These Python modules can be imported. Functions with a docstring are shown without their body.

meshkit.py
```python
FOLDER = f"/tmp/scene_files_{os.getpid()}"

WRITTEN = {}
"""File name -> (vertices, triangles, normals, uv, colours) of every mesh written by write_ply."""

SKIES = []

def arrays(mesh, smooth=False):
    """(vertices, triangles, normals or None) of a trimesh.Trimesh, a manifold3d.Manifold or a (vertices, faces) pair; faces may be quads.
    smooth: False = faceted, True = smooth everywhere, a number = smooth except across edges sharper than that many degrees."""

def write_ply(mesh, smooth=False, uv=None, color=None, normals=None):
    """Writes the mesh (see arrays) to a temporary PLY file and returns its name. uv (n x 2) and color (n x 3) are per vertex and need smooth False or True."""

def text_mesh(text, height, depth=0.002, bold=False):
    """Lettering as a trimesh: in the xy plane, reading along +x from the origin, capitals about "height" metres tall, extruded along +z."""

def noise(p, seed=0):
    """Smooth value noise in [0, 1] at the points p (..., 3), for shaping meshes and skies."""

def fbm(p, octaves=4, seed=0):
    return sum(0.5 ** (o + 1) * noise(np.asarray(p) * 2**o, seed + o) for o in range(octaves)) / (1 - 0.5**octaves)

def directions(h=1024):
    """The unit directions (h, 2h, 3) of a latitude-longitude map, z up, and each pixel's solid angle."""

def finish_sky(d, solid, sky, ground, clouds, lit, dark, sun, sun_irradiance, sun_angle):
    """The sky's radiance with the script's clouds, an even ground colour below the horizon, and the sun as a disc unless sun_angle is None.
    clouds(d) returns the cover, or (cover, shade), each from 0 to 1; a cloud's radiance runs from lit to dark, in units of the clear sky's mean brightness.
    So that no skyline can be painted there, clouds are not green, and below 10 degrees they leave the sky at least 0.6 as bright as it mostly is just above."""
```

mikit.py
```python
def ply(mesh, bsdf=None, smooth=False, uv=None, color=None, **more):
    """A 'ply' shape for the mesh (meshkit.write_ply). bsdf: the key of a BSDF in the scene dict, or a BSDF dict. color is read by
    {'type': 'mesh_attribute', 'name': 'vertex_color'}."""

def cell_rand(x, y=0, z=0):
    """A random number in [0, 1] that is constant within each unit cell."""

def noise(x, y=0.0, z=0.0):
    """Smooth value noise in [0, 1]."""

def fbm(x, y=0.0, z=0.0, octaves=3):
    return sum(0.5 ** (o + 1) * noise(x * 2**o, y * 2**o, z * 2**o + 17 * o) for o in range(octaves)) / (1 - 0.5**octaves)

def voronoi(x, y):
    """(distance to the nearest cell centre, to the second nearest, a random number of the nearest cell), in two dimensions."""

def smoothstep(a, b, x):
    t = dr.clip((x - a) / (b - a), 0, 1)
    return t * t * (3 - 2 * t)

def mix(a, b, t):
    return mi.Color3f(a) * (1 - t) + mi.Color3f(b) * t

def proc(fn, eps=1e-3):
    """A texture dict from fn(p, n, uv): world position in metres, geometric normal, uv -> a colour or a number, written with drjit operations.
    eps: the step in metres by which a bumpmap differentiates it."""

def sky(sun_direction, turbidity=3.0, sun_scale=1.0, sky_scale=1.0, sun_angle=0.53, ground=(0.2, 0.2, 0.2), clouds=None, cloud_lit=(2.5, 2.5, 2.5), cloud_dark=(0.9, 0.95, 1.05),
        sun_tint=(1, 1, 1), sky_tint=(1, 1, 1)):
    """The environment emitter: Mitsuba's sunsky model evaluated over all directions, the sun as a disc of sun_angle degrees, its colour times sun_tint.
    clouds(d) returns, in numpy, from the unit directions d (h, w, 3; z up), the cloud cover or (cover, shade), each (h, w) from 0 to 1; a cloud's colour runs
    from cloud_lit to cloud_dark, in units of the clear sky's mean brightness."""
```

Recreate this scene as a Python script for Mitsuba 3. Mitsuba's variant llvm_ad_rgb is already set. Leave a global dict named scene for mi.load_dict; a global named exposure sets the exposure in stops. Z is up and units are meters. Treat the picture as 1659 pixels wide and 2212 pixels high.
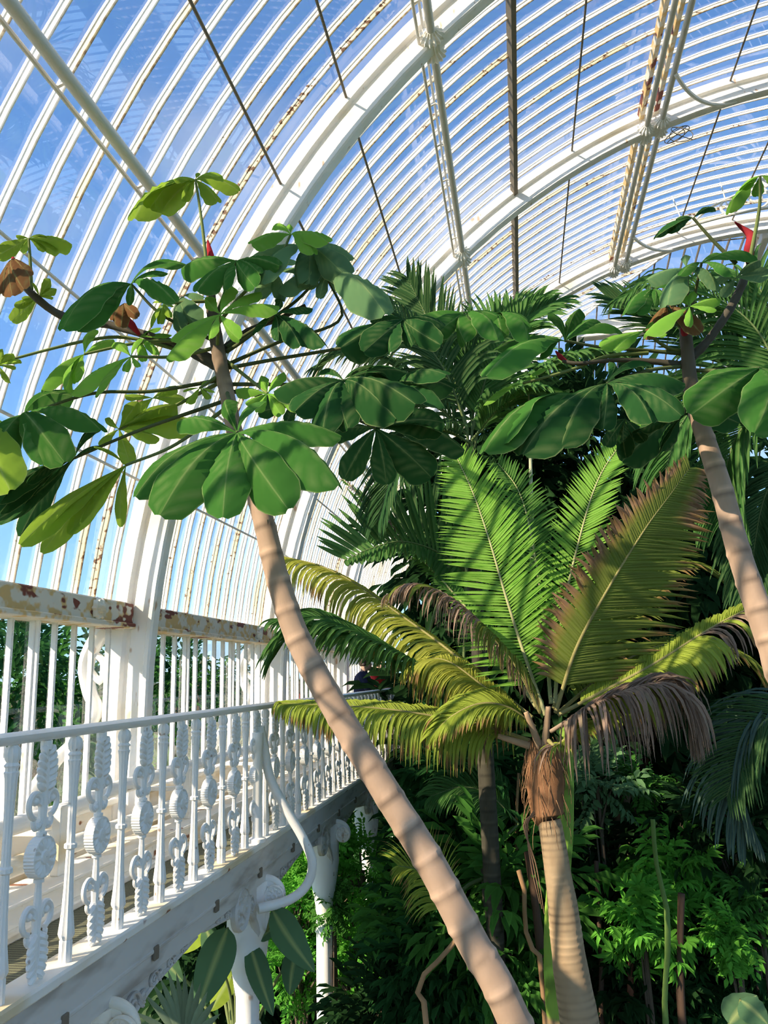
import math, random
import numpy as np
import drjit as dr
import mitsuba as mi
import trimesh
import mikit, meshkit
from mikit import proc, noise, fbm, cell_rand, smoothstep, mix

T = mi.ScalarTransform4f
scene, labels = {}, {}
rng = np.random.default_rng(11)

# ------------------------------------------------------------------ camera, sky, exposure
EYE = 8.9                                   # the photographer's eye above the planted floor; the gallery is 1.4 m lower than the eye
FWD, UP = np.array([-0.15897, 0.96641, 0.20195]), [0.05964, -0.19478, 0.97903]
scene['camera'] = {'type': 'perspective', 'fov': 51.497, 'fov_axis': 'x', 'near_clip': 0.05, 'far_clip': 500.0,
                   'to_world': T().look_at(origin=[0, 0, EYE], target=[float(FWD[0]), float(FWD[1]), EYE + float(FWD[2])], up=UP)}
SUN = (-0.637, -0.573, 0.515)
exposure = 1.92


def thin_haze(d):
    n = meshkit.fbm(np.stack([d[..., 0] * 3.2, d[..., 1] * 3.2, d[..., 2] * 6.0], -1), 5, 3)
    return np.clip((n - 0.47) * 1.6, 0, 0.30)


scene['sky'] = mikit.sky(SUN, turbidity=2.6, sun_scale=1.6, sky_scale=2.05, sun_tint=(0.94, 1.0, 1.12), ground=(0.10, 0.12, 0.07), clouds=thin_haze,
                         cloud_lit=(1.5, 1.55, 1.65), cloud_dark=(1.2, 1.25, 1.3), sky_tint=(0.80, 0.97, 1.22))

# ------------------------------------------------------------------ helpers
_count = {}


def key(base):
    n = _count.get(base, -1) + 1
    _count[base] = n
    return base if n == 0 else f'{base}_{n:03d}'


def put(base, shape):
    k = key(base)
    scene[k] = shape
    return k


def thing(name, label, cat, group=None):
    k = key(name)
    labels[k] = {'label': label, 'category': cat}
    if group:
        labels[k]['group'] = group
    return k


def struct(name):
    labels[name] = {'kind': 'structure'}
    return name


def nrm(v):
    v = np.asarray(v, float)
    return v / (np.linalg.norm(v, axis=-1, keepdims=True) + 1e-12)


def ref(d, **more):
    return {**d, **more}


def moved(d, x=0, y=0, z=0, rz=0):
    return {**d, 'to_world': T().translate([float(x), float(y), float(z)]).rotate([0, 0, 1], float(rz))}


def join(*ms):
    """(v, f) pairs -> one (v, f)"""
    vs, fs, o = [], [], 0
    for v, f in ms:
        vs.append(np.asarray(v, float)); fs.append(np.asarray(f, int) + o); o += len(v)
    return np.vstack(vs), np.vstack(fs)


def tri(q):
    q = np.asarray(q, int)
    return np.vstack([q[:, [0, 1, 2]], q[:, [0, 2, 3]]])


def box(x0, x1, y0, y1, z0, z1, c=0.0):
    """box with chamfered edges"""
    lo, hi = np.array([x0, y0, z0], float), np.array([x1, y1, z1], float)
    if c <= 0:
        m = trimesh.creation.box((hi - lo)); return np.array(m.vertices) + (lo + hi) / 2, np.array(m.faces)
    pts = []
    for sx in (0, 1):
        for sy in (0, 1):
            for sz in (0, 1):
                p = np.where([sx, sy, sz], hi, lo); s = np.where([sx, sy, sz], -c, c)
                for a in range(3):
                    q = p + s; q[a] = p[a]; pts.append(q)
    h = trimesh.convex.convex_hull(np.array(pts))
    return np.array(h.vertices), np.array(h.faces)


def frames(P):
    P = np.asarray(P, float)
    t = nrm(np.gradient(P, axis=0))
    n = np.zeros_like(P)
    a = np.array([0, 0, 1.0]) if abs(t[0][2]) < 0.9 else np.array([1.0, 0, 0])
    n[0] = nrm(np.cross(np.cross(t[0], a), t[0]))
    for i in range(1, len(P)):
        n[i] = nrm(n[i - 1] - t[i] * (n[i - 1] @ t[i]))
    return t, n, np.cross(t, n)


def tube(P, r, sides=8, caps=True):
    P = np.asarray(P, float)
    t, n, b = frames(P)
    r = np.broadcast_to(r, (len(P),))
    a = np.arange(sides) * 2 * np.pi / sides
    v = (P[:, None] + r[:, None, None] * (np.cos(a)[None, :, None] * n[:, None] + np.sin(a)[None, :, None] * b[:, None])).reshape(-1, 3)
    i, j = np.meshgrid(np.arange(len(P) - 1), np.arange(sides), indexing='ij')
    q = np.stack([i * sides + j, i * sides + (j + 1) % sides, (i + 1) * sides + (j + 1) % sides, (i + 1) * sides + j], -1).reshape(-1, 4)
    f = tri(q)
    if caps:
        v = np.vstack([v, P[:1], P[-1:]]); m = len(v)
        k = np.arange(sides); e = (len(P) - 1) * sides
        f = np.vstack([f, np.stack([np.full(sides, m - 2), (k + 1) % sides, k], 1), np.stack([np.full(sides, m - 1), e + k, e + (k + 1) % sides], 1)])
    return v, f


def spline(P, n):
    """Catmull-Rom through the points, n points out, even in arc length"""
    P = np.asarray(P, float)
    if len(P) == 2:
        return P[0] + (P[1] - P[0]) * np.linspace(0, 1, n)[:, None]
    Q = np.vstack([2 * P[0] - P[1], P, 2 * P[-1] - P[-2]])
    out = []
    for i in range(1, len(Q) - 2):
        t = np.linspace(0, 1, 16, endpoint=i == len(Q) - 3)[:, None]
        a, b, c, d = Q[i - 1], Q[i], Q[i + 1], Q[i + 2]
        out.append(0.5 * (2 * b + (c - a) * t + (2 * a - 5 * b + 4 * c - d) * t ** 2 + (3 * b - a - 3 * c + d) * t ** 3))
    out = np.vstack(out)
    s = np.r_[0, np.cumsum(np.linalg.norm(np.diff(out, axis=0), axis=1))]
    return np.stack([np.interp(np.linspace(0, s[-1], n), s, out[:, k]) for k in range(3)], 1)


def sweep(P, N, L, prof, caps=True):
    """closed profile [(n, l), ...] carried along P with inward normals N and lateral vectors L"""
    P, N, L = (np.asarray(x, float) for x in (P, N, L))
    pr = np.asarray(prof, float); m = len(pr)
    v = (P[:, None] + pr[None, :, :1] * N[:, None] + pr[None, :, 1:] * L[:, None]).reshape(-1, 3)
    i, j = np.meshgrid(np.arange(len(P) - 1), np.arange(m), indexing='ij')
    f = tri(np.stack([i * m + j, i * m + (j + 1) % m, (i + 1) * m + (j + 1) % m, (i + 1) * m + j], -1).reshape(-1, 4))
    if caps:
        tr = [[0, k, k + 1] for k in range(1, m - 1)]
        e = (len(P) - 1) * m
        f = np.vstack([f, np.array(tr)[:, ::-1], np.array(tr) + e])
    return v, f


def lathe(prof, sides=14, flute=0.0, nf=8):
    """prof [(r, z), ...] about z"""
    pr = np.asarray(prof, float); a = np.arange(sides) * 2 * np.pi / sides
    fl = 1 - flute * (0.5 + 0.5 * np.cos(a * nf))
    v = np.stack([pr[:, None, 0] * np.cos(a) * fl, pr[:, None, 0] * np.sin(a) * fl, np.broadcast_to(pr[:, None, 1], (len(pr), sides))], -1).reshape(-1, 3)
    i, j = np.meshgrid(np.arange(len(pr) - 1), np.arange(sides), indexing='ij')
    return v, tri(np.stack([i * sides + j, i * sides + (j + 1) % sides, (i + 1) * sides + (j + 1) % sides, (i + 1) * sides + j], -1).reshape(-1, 4))


def at(m, R=None, t=(0, 0, 0)):
    v = np.asarray(m[0], float)
    if R is not None:
        v = v @ np.asarray(R, float).T
    return v + np.asarray(t, float), m[1]


# ------------------------------------------------------------------ materials
def two(b):
    return {'type': 'twosided', 'bsdf': b}


def white_paint(p, n, uv):
    a = fbm(p.x * 2.1, p.y * 2.1, p.z * 2.1, 3)
    b = fbm(p.x * 14, p.y * 14, p.z * 5, 3)
    c = mix((0.86, 0.84, 0.80), (0.80, 0.72, 0.55), smoothstep(0.52, 0.80, a) * 0.8)
    return mix(c, (0.42, 0.22, 0.09), smoothstep(0.72, 0.84, b) * 0.7)


def bar_paint(p, n, uv):
    i = dr.floor((p.y - 7.05) / 0.28733 + 0.5)
    j = dr.floor((p.x - 5.4) / 0.28733 + 0.5)
    r = cell_rand(i, j * dr.select(p.y > 15.8, 1.0, 0.0), 5)
    a = fbm(p.x * 1.3 + i * 7, p.y * 3, p.z * 1.3, 2)
    b = fbm(p.x * 26, p.y * 26, p.z * 26, 3)
    yellow = smoothstep(0.45, 0.80, a * 0.75 + r * 0.30)
    c = mix((0.88, 0.87, 0.84), (0.70, 0.56, 0.30), yellow * 0.7)
    rr = dr.sqrt(dr.square(p.x - 5.4) + dr.square(p.z - 8.664))
    nose = smoothstep(9.120, 9.113, rr) * dr.select(p.y < 15.6, 1.0, 0.3)      # rust creeps along the thin inner edge
    c = mix(c, mix((0.64, 0.50, 0.28), (0.34, 0.20, 0.09), smoothstep(0.45, 0.62, b)), nose * smoothstep(0.30, 0.62, a * 0.7 + r * 0.3) * 0.9)
    rust = smoothstep(0.60, 0.70, b * 0.62 + a * 0.22 + smoothstep(0.6, 1.0, r) * 0.16)
    return mix(c, (0.16, 0.075, 0.03), rust)


def rust_paint(p, n, uv):
    a = fbm(p.x * 3, p.y * 3.4, p.z * 9, 3)
    b = fbm(p.x * 11, p.y * 11, p.z * 11, 3)
    near = smoothstep(8.0, 6.2, p.y)
    c = mix((0.66, 0.62, 0.52), (0.60, 0.42, 0.18), smoothstep(0.42, 0.62, b))
    return mix(c, (0.17, 0.045, 0.03), smoothstep(0.56, 0.60, a * 0.8 + b * 0.2 - 0.03 + near * 0.03))


def cream(p, n, uv):
    a = fbm(p.x * 2.5, p.y * 2.5, p.z * 6, 3)
    c = mix((0.82, 0.79, 0.71), (0.68, 0.54, 0.32), smoothstep(0.52, 0.80, a) * 0.9)
    return mix(c, (0.25, 0.10, 0.05), smoothstep(0.78, 0.86, fbm(p.x * 9, p.y * 9, p.z * 9, 2)))


def iron_paint(p, n, uv):
    b = fbm(p.x * 30, p.y * 30, p.z * 18, 2)
    return mix((0.80, 0.79, 0.75), (0.30, 0.20, 0.14), smoothstep(0.80, 0.90, b) * 0.8)


def fascia_paint(p, n, uv):
    a = fbm(p.x * 4, p.y * 2.2, p.z * 7, 4)
    return mix((0.60, 0.58, 0.53), (0.36, 0.32, 0.27), smoothstep(0.45, 0.8, a))


def grating(p, n, uv):
    s = dr.abs(dr.sin(p.y * 90.0))
    return mix((0.16, 0.165, 0.10), (0.06, 0.06, 0.04), smoothstep(0.75, 0.95, s)) * (0.7 + 0.6 * fbm(p.x * 5, p.y * 5, 0, 2))


def soil(p, n, uv):
    return mix((0.035, 0.026, 0.018), (0.07, 0.055, 0.035), fbm(p.x * 2, p.y * 2, 0, 4))


def grass(p, n, uv):
    return mix((0.05, 0.09, 0.025), (0.09, 0.13, 0.04), fbm(p.x * 0.5, p.y * 0.5, 0, 4))


for nm, fn, ro in (('white_paint', white_paint, 0.45), ('bar_paint', bar_paint, 0.5), ('rust_paint', rust_paint, 0.6), ('cream_paint', cream, 0.5),
                   ('iron_paint', iron_paint, 0.32), ('fascia_paint', fascia_paint, 0.5), ('grating', grating, 0.7), ('soil', soil, 0.95), ('grass', grass, 0.95)):
    scene[nm] = two({'type': 'principled', 'base_color': proc(fn), 'roughness': ro, 'specular': 0.4})
scene['steel_paint'] = two({'type': 'principled', 'base_color': {'type': 'rgb', 'value': (0.62, 0.60, 0.55)}, 'roughness': 0.45})
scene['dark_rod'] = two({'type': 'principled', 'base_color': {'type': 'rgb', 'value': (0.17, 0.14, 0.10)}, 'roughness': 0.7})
scene['glass'] = {'type': 'thindielectric', 'int_ior': 1.5}
VC = {'type': 'mesh_attribute', 'name': 'vertex_color'}
scene['leaf'] = {'type': 'principledthin', 'base_color': VC, 'roughness': 0.5, 'diff_trans': 0.8, 'spec_trans': 0.0, 'eta': 1.33}
scene['matte'] = two({'type': 'principled', 'base_color': VC, 'roughness': 0.75, 'specular': 0.3})

# ------------------------------------------------------------------ the glass house (setting)
CX, CZ, R = 5.4, EYE - 0.236, 9.162          # the vault: a half circle across x, running along y
BAY, RIB0, PITCH = 4.31, 7.05, 4.31 / 15
YEND = RIB0 + 2 * BAY                        # the last rib; behind it the hipped end
YHIP = YEND - 1.03                           # where the far end's curve would reach the crown
GAL = EYE - 1.40                             # top of the gallery's kerb
TH0, TH1 = 6.2, 173.8                        # from cornice to cornice


def arc(th, y, r=R):
    th = np.radians(np.atleast_1d(th).astype(float))
    return np.stack([CX - r * np.cos(th), np.full_like(th, y), CZ + r * np.sin(th)], 1)


def inward(th):
    th = np.radians(np.atleast_1d(th).astype(float))
    return np.stack([np.cos(th), 0 * th, -np.sin(th)], 1)


def lat(n, v=(0, 1, 0)):
    return np.tile(np.array(v, float), (n, 1))


ceiling = struct('ceiling')
wall_left = struct('wall_left')
wall_back = struct('wall_back')
wall_right = struct('wall_right')

# arched ribs: outer flange, groove, web, bulb
RIB = [(-0.02, -.085), (.10, -.085), (.115, -.03), (.15, -.03), (.165, -.05), (.31, -.05), (.325, -.075), (.36, -.075), (.375, -.055),
       (.375, .055), (.36, .075), (.325, .075), (.31, .05), (.165, .05), (.15, .03), (.115, .03), (.10, .085), (-0.02, .085)]
th = np.linspace(0, 180, 73)
leg = np.linspace(GAL - 0.03 - CZ, -0.2, 4)
P0 = np.vstack([np.stack([np.full(4, CX - R), 0 * leg, CZ + leg], 1), arc(th, 0), np.stack([np.full(4, CX + R), 0 * leg, CZ + leg[::-1]], 1)])
N0 = np.vstack([lat(4, (1, 0, 0)), inward(th), lat(4, (-1, 0, 0))])
rib_ply = mikit.ply(sweep(P0, N0, lat(len(P0)), RIB), 'white_paint')
for k in range(-3, 3):
    put('ceiling__rib', moved(rib_ply, y=RIB0 + k * BAY))

# glazing bars between the ribs: a flange under the glass and a deep nose
BAR = [(-.012, -.016), (.010, -.016), (.015, -.0095), (.047, -.0085), (.054, -.005), (.054, .005), (.047, .0085), (.015, .0095), (.010, .016), (-.012, .016)]
thb = np.linspace(TH0, TH1, 57)
bar_ply = mikit.ply(sweep(arc(thb, 0), inward(thb), lat(57), BAR), 'bar_paint')
for k in range(-45, 30):
    if k % 15:
        put('ceiling__glazing_bar', moved(bar_ply, y=RIB0 + k * PITCH))
# the same bars behind the last rib, cut at the hip
hip_rows = []
for k in range(1, 32):
    t1 = math.degrees(math.acos(min(1, (k * PITCH + 1.03) / R)))
    if t1 - TH0 < 1.5:
        continue
    tt = np.linspace(TH0, t1, max(3, int((t1 - TH0) / 3)))
    left = sweep(arc(tt, YEND + k * PITCH), inward(tt), lat(len(tt)), BAR)
    right = (left[0] * [-1, 1, 1] + [2 * CX, 0, 0], left[1][:, ::-1])
    put('ceiling__glazing_bar', mikit.ply(left, 'bar_paint'))
    put('wall_right__glazing_bar', mikit.ply(right, 'bar_paint'))
    hip_rows.append((k, t1))


def pane(th0, th1, y0, y1, n=4):
    tt = np.linspace(th0, th1, n)
    a, b = arc(tt, y0, R + .002), arc(tt, y1, R + .002)
    i = np.arange(n - 1)
    return np.vstack([a, b]), tri(np.stack([i, i + 1, n + i + 1, n + i], 1))


# panes: each gap is glazed in lengths that meet at the purlin rods; the nearest 300 are parts, the rest one mesh
CUTS = [TH0, 20.0, 34.4, 47.6, 62.8, 78.9]
rest, lengths = [], [mikit.ply(pane(a, b, .006, PITCH - .006), 'glass') for a, b in zip(CUTS, CUTS[1:])]
for k in range(-45, 30):
    for i, d in enumerate(lengths):
        if k >= -15 + (i > 3) * 5 and not (k > 18 and i == 0) and _count.get('ceiling__pane', 0) < 298:
            put('ceiling__pane', moved(d, y=RIB0 + k * PITCH))
        else:
            rest.append(at(pane(CUTS[i], CUTS[i + 1], .006, PITCH - .006), t=(0, RIB0 + k * PITCH, 0)))
    rest.append(at(pane(78.9, 101.1, .006, PITCH - .006), t=(0, RIB0 + k * PITCH, 0)))
    rest.append(at(pane(101.1, 140, .006, PITCH - .006, 8), t=(0, RIB0 + k * PITCH, 0)))
    rest.append(at(pane(140, TH1, .006, PITCH - .006, 7), t=(0, RIB0 + k * PITCH, 0)))
for k, t1 in hip_rows:
    q = pane(TH0, t1, YEND + (k - 1) * PITCH + .006, YEND + k * PITCH - .006, max(3, int(t1 / 5)))
    rest += [q, (q[0] * [-1, 1, 1] + [2 * CX, 0, 0], q[1])]
scene['ceiling__far_panes'] = mikit.ply(join(*rest), 'glass')
labels['ceiling__far_panes'] = {'kind': 'stuff'}

# purlin rods, tubes and flat bars along y
Y0, Y1 = -6.0, YEND
for t_ in (13.4, 20.0, 34.4, 41.5, 62.8, 78.9, 85.8, 94.2, 101.1, 117.2, 138.5, 145.6, 160):
    p = arc(t_, 0, R - .055)[0]
    put('ceiling__purlin_rod', mikit.ply(tube([p + [0, Y0, 0], p + [0, Y1 + (2 if t_ < 60 else 0), 0]], .014, 6), 'steel_paint' if t_ < 25 else 'dark_rod'))


def on_vault(k, r):
    """the angle at which the line of sight x = k z meets the circle of radius r"""
    tt = np.linspace(5, 120, 23001)
    q = arc(tt, 0, r)
    return float(tt[np.argmin(np.abs(q[:, 0] - k * (q[:, 2] - EYE)))])


def along(name, k, r, rad, bsdf, sides=12, y0=Y0, y1=Y1):
    p = arc(on_vault(k, r), 0, r)[0]
    return put(name, mikit.ply(tube([p + [0, y0, 0], p + [0, y1, 0]], rad, sides), bsdf, smooth=40)), p


for k, r in ((-.694, 8.86), (-.082, 8.84), (.292, 8.84), (.318, 8.84)):
    _, p = along('ceiling__tie_tube', k, r, .044, 'steel_paint')
    t_ = math.degrees(math.atan2(p[2] - CZ, CX - p[0]))
    n_ = inward(t_)[0]
    for kk in range(-1, 3):                  # the fluted boss where a tube meets a rib
        yb = RIB0 + kk * BAY
        Rm = np.stack([np.cross([0, 1, 0], n_), n_, [0, 1, 0]], 1)
        boss = lathe([(.0, -.20), (.055, -.20), (.075, -.17), (.12, -.14), (.135, -.11), (.10, -.08), (.075, -.05), (.075, .05), (.10, .08), (.135, .11), (.12, .14), (.075, .17), (.055, .20), (0, .20)], 28, .22, 14)
        put('ceiling__boss', mikit.ply(at(boss, Rm, p + [0, yb, 0]), 'white_paint'))
for k, r, rad in ((-.727, 8.98, .017), (-.1035, 8.93, .017), (-.0938, 8.98, .015)):
    _, p = along('ceiling__tie_rod', k, r, rad, 'steel_paint', 8)
# spacers between tube and rod
for (ka, ra), (kb, rb), step in (((-.694, 8.86), (-.727, 8.98), 1.08), ((-.1035, 8.93), (-.082, 8.84), .72)):
    a, b = arc(on_vault(ka, ra), 0, ra)[0], arc(on_vault(kb, rb), 0, rb)[0]
    for y in np.arange(2.9, YEND, step):
        put('ceiling__spacer', mikit.ply(tube([a + [0, y, 0], (a + b) / 2 + [0, y, .03], b + [0, y, 0]], .012, 6), 'steel_paint'))
for k, r, w in ((.044, 9.09, .035), (.2768, 9.09, .035), (.301, 9.09, .035)):
    t_ = on_vault(k, r); p, n_ = arc(t_, 0, r)[0], inward(t_)[0]
    l_ = np.cross(n_, [0, 1, 0])
    put('ceiling__flat_purlin', mikit.ply(sweep([p + [0, Y0, 0], p + [0, Y1, 0]], [n_, n_], [l_, l_], [(-.05, -w), (.05, -w), (.05, w), (-.05, w)]), 'dark_rod' if k < .1 else 'rust_paint'))
# swan-necked brackets from the upper tube to the ribs
pD = arc(on_vault(.318, 8.84), 0, 8.84)[0]
for kk in range(0, 3):
    y = RIB0 + kk * BAY
    q = arc(on_vault(.318, 8.84) + np.linspace(0, 7.5, 8), 0, 8.79)
    q[:, 1] = y - 1.15 * (1 - np.linspace(0, 1, 8)) ** 2
    put('ceiling__bracket', mikit.ply(tube(spline(q, 18), .03, 8), 'white_paint', smooth=40))

# ------------------------------------------------------------------ hipped far end: the same curve, turned
def harc(tt, x, r=R):
    tt = np.radians(np.atleast_1d(tt).astype(float))
    return np.stack([np.full_like(tt, x), YHIP + r * np.cos(tt), CZ + r * np.sin(tt)], 1)


def hin(tt):
    tt = np.radians(np.atleast_1d(tt).astype(float))
    return np.stack([0 * tt, -np.cos(tt), -np.sin(tt)], 1)


rest = []
for k in range(-31, 32):
    x = CX + k * PITCH
    t1 = min(83.5, math.degrees(math.acos(min(1, abs(x - CX) / R))))
    if t1 - TH0 < 2:
        continue
    tt = np.linspace(TH0, t1, max(3, int(t1 / 3)))
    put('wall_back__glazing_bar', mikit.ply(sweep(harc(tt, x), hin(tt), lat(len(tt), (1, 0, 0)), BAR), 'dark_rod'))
    for a, b in ((TH0, 30), (30, 52), (52, 68), (68, 90)):
        b = min(b, t1)
        if b - a < 1:
            continue
        n = max(3, int((b - a) / 4))
        q = np.linspace(a, b, n)
        m = (np.vstack([harc(q, x + .006, R + .002), harc(q, x + PITCH - .006, R + .002)]), tri(np.stack([np.arange(n - 1), np.arange(n - 1) + 1, n + np.arange(n - 1) + 1, n + np.arange(n - 1)], 1)))
        if -14 < k < 6 and a >= 52:
            put('wall_back__pane', mikit.ply(m, 'glass'))
        else:
            rest.append(m)
scene['wall_back__far_panes'] = mikit.ply(join(*rest), 'glass')
labels['wall_back__far_panes'] = {'kind': 'stuff'}
for s in (-1, 1):                            # hip ribs
    tt = np.linspace(0, 83.5, 40); q = np.radians(tt)
    P = np.stack([CX + s * R * np.cos(q), YHIP + R * np.cos(q), CZ + R * np.sin(q)], 1)
    t, n, b = frames(P)
    N = nrm(np.stack([-s * np.cos(q), -np.cos(q), -np.sin(q) * 1.2], 1)); L = nrm(np.cross(nrm(np.gradient(P, axis=0)), N))
    put('wall_back__hip_bar', mikit.ply(sweep(P, N, L, np.array(BAR) * [1.2, 2.2]), 'white_paint'))
for x in (CX - 4.31, CX, CX + 4.31):
    t1 = min(83.5, math.degrees(math.acos(abs(x - CX) / R))); tt = np.linspace(0, t1 - 1, 30)
    put('wall_back__rib', mikit.ply(sweep(harc(tt, x), hin(tt), lat(30, (1, 0, 0)), RIB), 'white_paint'))
tb = math.radians(66.5); w = R * math.cos(tb)
put('wall_back__ring_beam', mikit.ply(box(CX - w, CX + w, YHIP + w - .28, YHIP + w - .02, CZ + R * math.sin(tb) - .52, CZ + R * math.sin(tb) - .30, .02), 'white_paint'))
put('wall_back__ring_beam', mikit.ply(box(CX - w, CX + w, YHIP + w - .10, YHIP + w - .01, CZ + R * math.sin(tb) - .30, CZ + R * math.sin(tb) - .02, .02), 'white_paint'))
for t_ in (22, 38, 54, 80):
    w = R * math.cos(math.radians(t_)); z = CZ + (R - .05) * math.sin(math.radians(t_))
    put('wall_back__purlin_rod', mikit.ply(tube([(CX - w, YHIP + w - .05, z), (CX + w, YHIP + w - .05, z)], .014, 6), 'dark_rod'))

# ------------------------------------------------------------------ window walls under the vault
SILL, LINT = EYE - 1.05, EYE + .53


def window_wall(name, place, y0, y1, detail):
    """a run of windows between y0 and y1 on the plane x = 0, the room on the +x side; place turns it into the world"""
    def p(nm, m, b, **kw):
        put(f'{name}__{nm}', mikit.ply((place(m[0]), m[1]), b, **kw))
    p('cornice', join(box(-.10, .16, y0, y1, LINT, LINT + .20, .012), box(-.10, .19, y0, y1, LINT - .035, LINT + .012, .008), box(-.34, -.08, y0, y1, LINT + .02, LINT + .12, .01)), 'rust_paint')
    p('sill_panel', box(-.05, .03, y0, y1, GAL - .05, SILL, .01), 'cream_paint')
    p('sill', box(-.08, .09, y0, y1, SILL, SILL + .05, .012), 'cream_paint')
    n = int(round((y1 - y0) / PITCH))
    for i in range(n + 1):
        y = y0 + i * PITCH
        big = i % 15 in (5, 10)
        a = .026 if big else .012
        m = join(box(-.02, .028, y - a, y + a, SILL, LINT, .004), box(.026, .06 if big else .034, y - a * .5, y + a * .5, SILL, LINT, .004))
        if detail and i % 3 == 0:
            m = join(m, box(.0, .07, y - a - .004, y + a + .004, SILL, SILL + .55, .004))
        p('mullion', m, 'white_paint')
        if i < n:
            z0, z1 = SILL + .05, LINT - .035
            p('pane', (np.array([(0, y + a, z0), (0, y + PITCH - a, z0), (0, y + PITCH - a, z1), (0, y + a, z1)]), np.array([[0, 1, 2], [0, 2, 3]])), 'glass')


XW = CX - math.sqrt(R * R - (EYE + .75 - CZ) ** 2)      # the left wall's plane
for k in range(-2, 4):
    a = RIB0 + (k - 1) * BAY
    window_wall('wall_left', lambda v: np.asarray(v, float) + [XW, 0, 0], a + .06, a + BAY - .06, -1 < k < 2)
    ros = [at(lathe([(0, .045), (.03, .045), (.05, .02), (.09, .03), (.11, .0), (.09, -.02)], 24, .25, 9), [[0, 0, 1], [1, 0, 0], [0, 1, 0]], (XW + .17, a + BAY - .72, LINT + .10))]
    put('wall_left__rosette', mikit.ply(join(*ros), 'cream_paint'))
for k in range(-1, 4):
    a = RIB0 + (k - 1) * BAY
    if k > 0:
        window_wall('wall_right', lambda v: np.asarray(v, float) * [-1, 1, 1] + [2 * CX - XW, 0, 0], a + .06, a + BAY - .06, False)
window_wall('wall_back', lambda v: np.stack([CX - 9.0 + np.asarray(v)[:, 1], YHIP + R - .02 - np.asarray(v)[:, 0], np.asarray(v)[:, 2]], 1), 0, 18.0, False)
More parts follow.
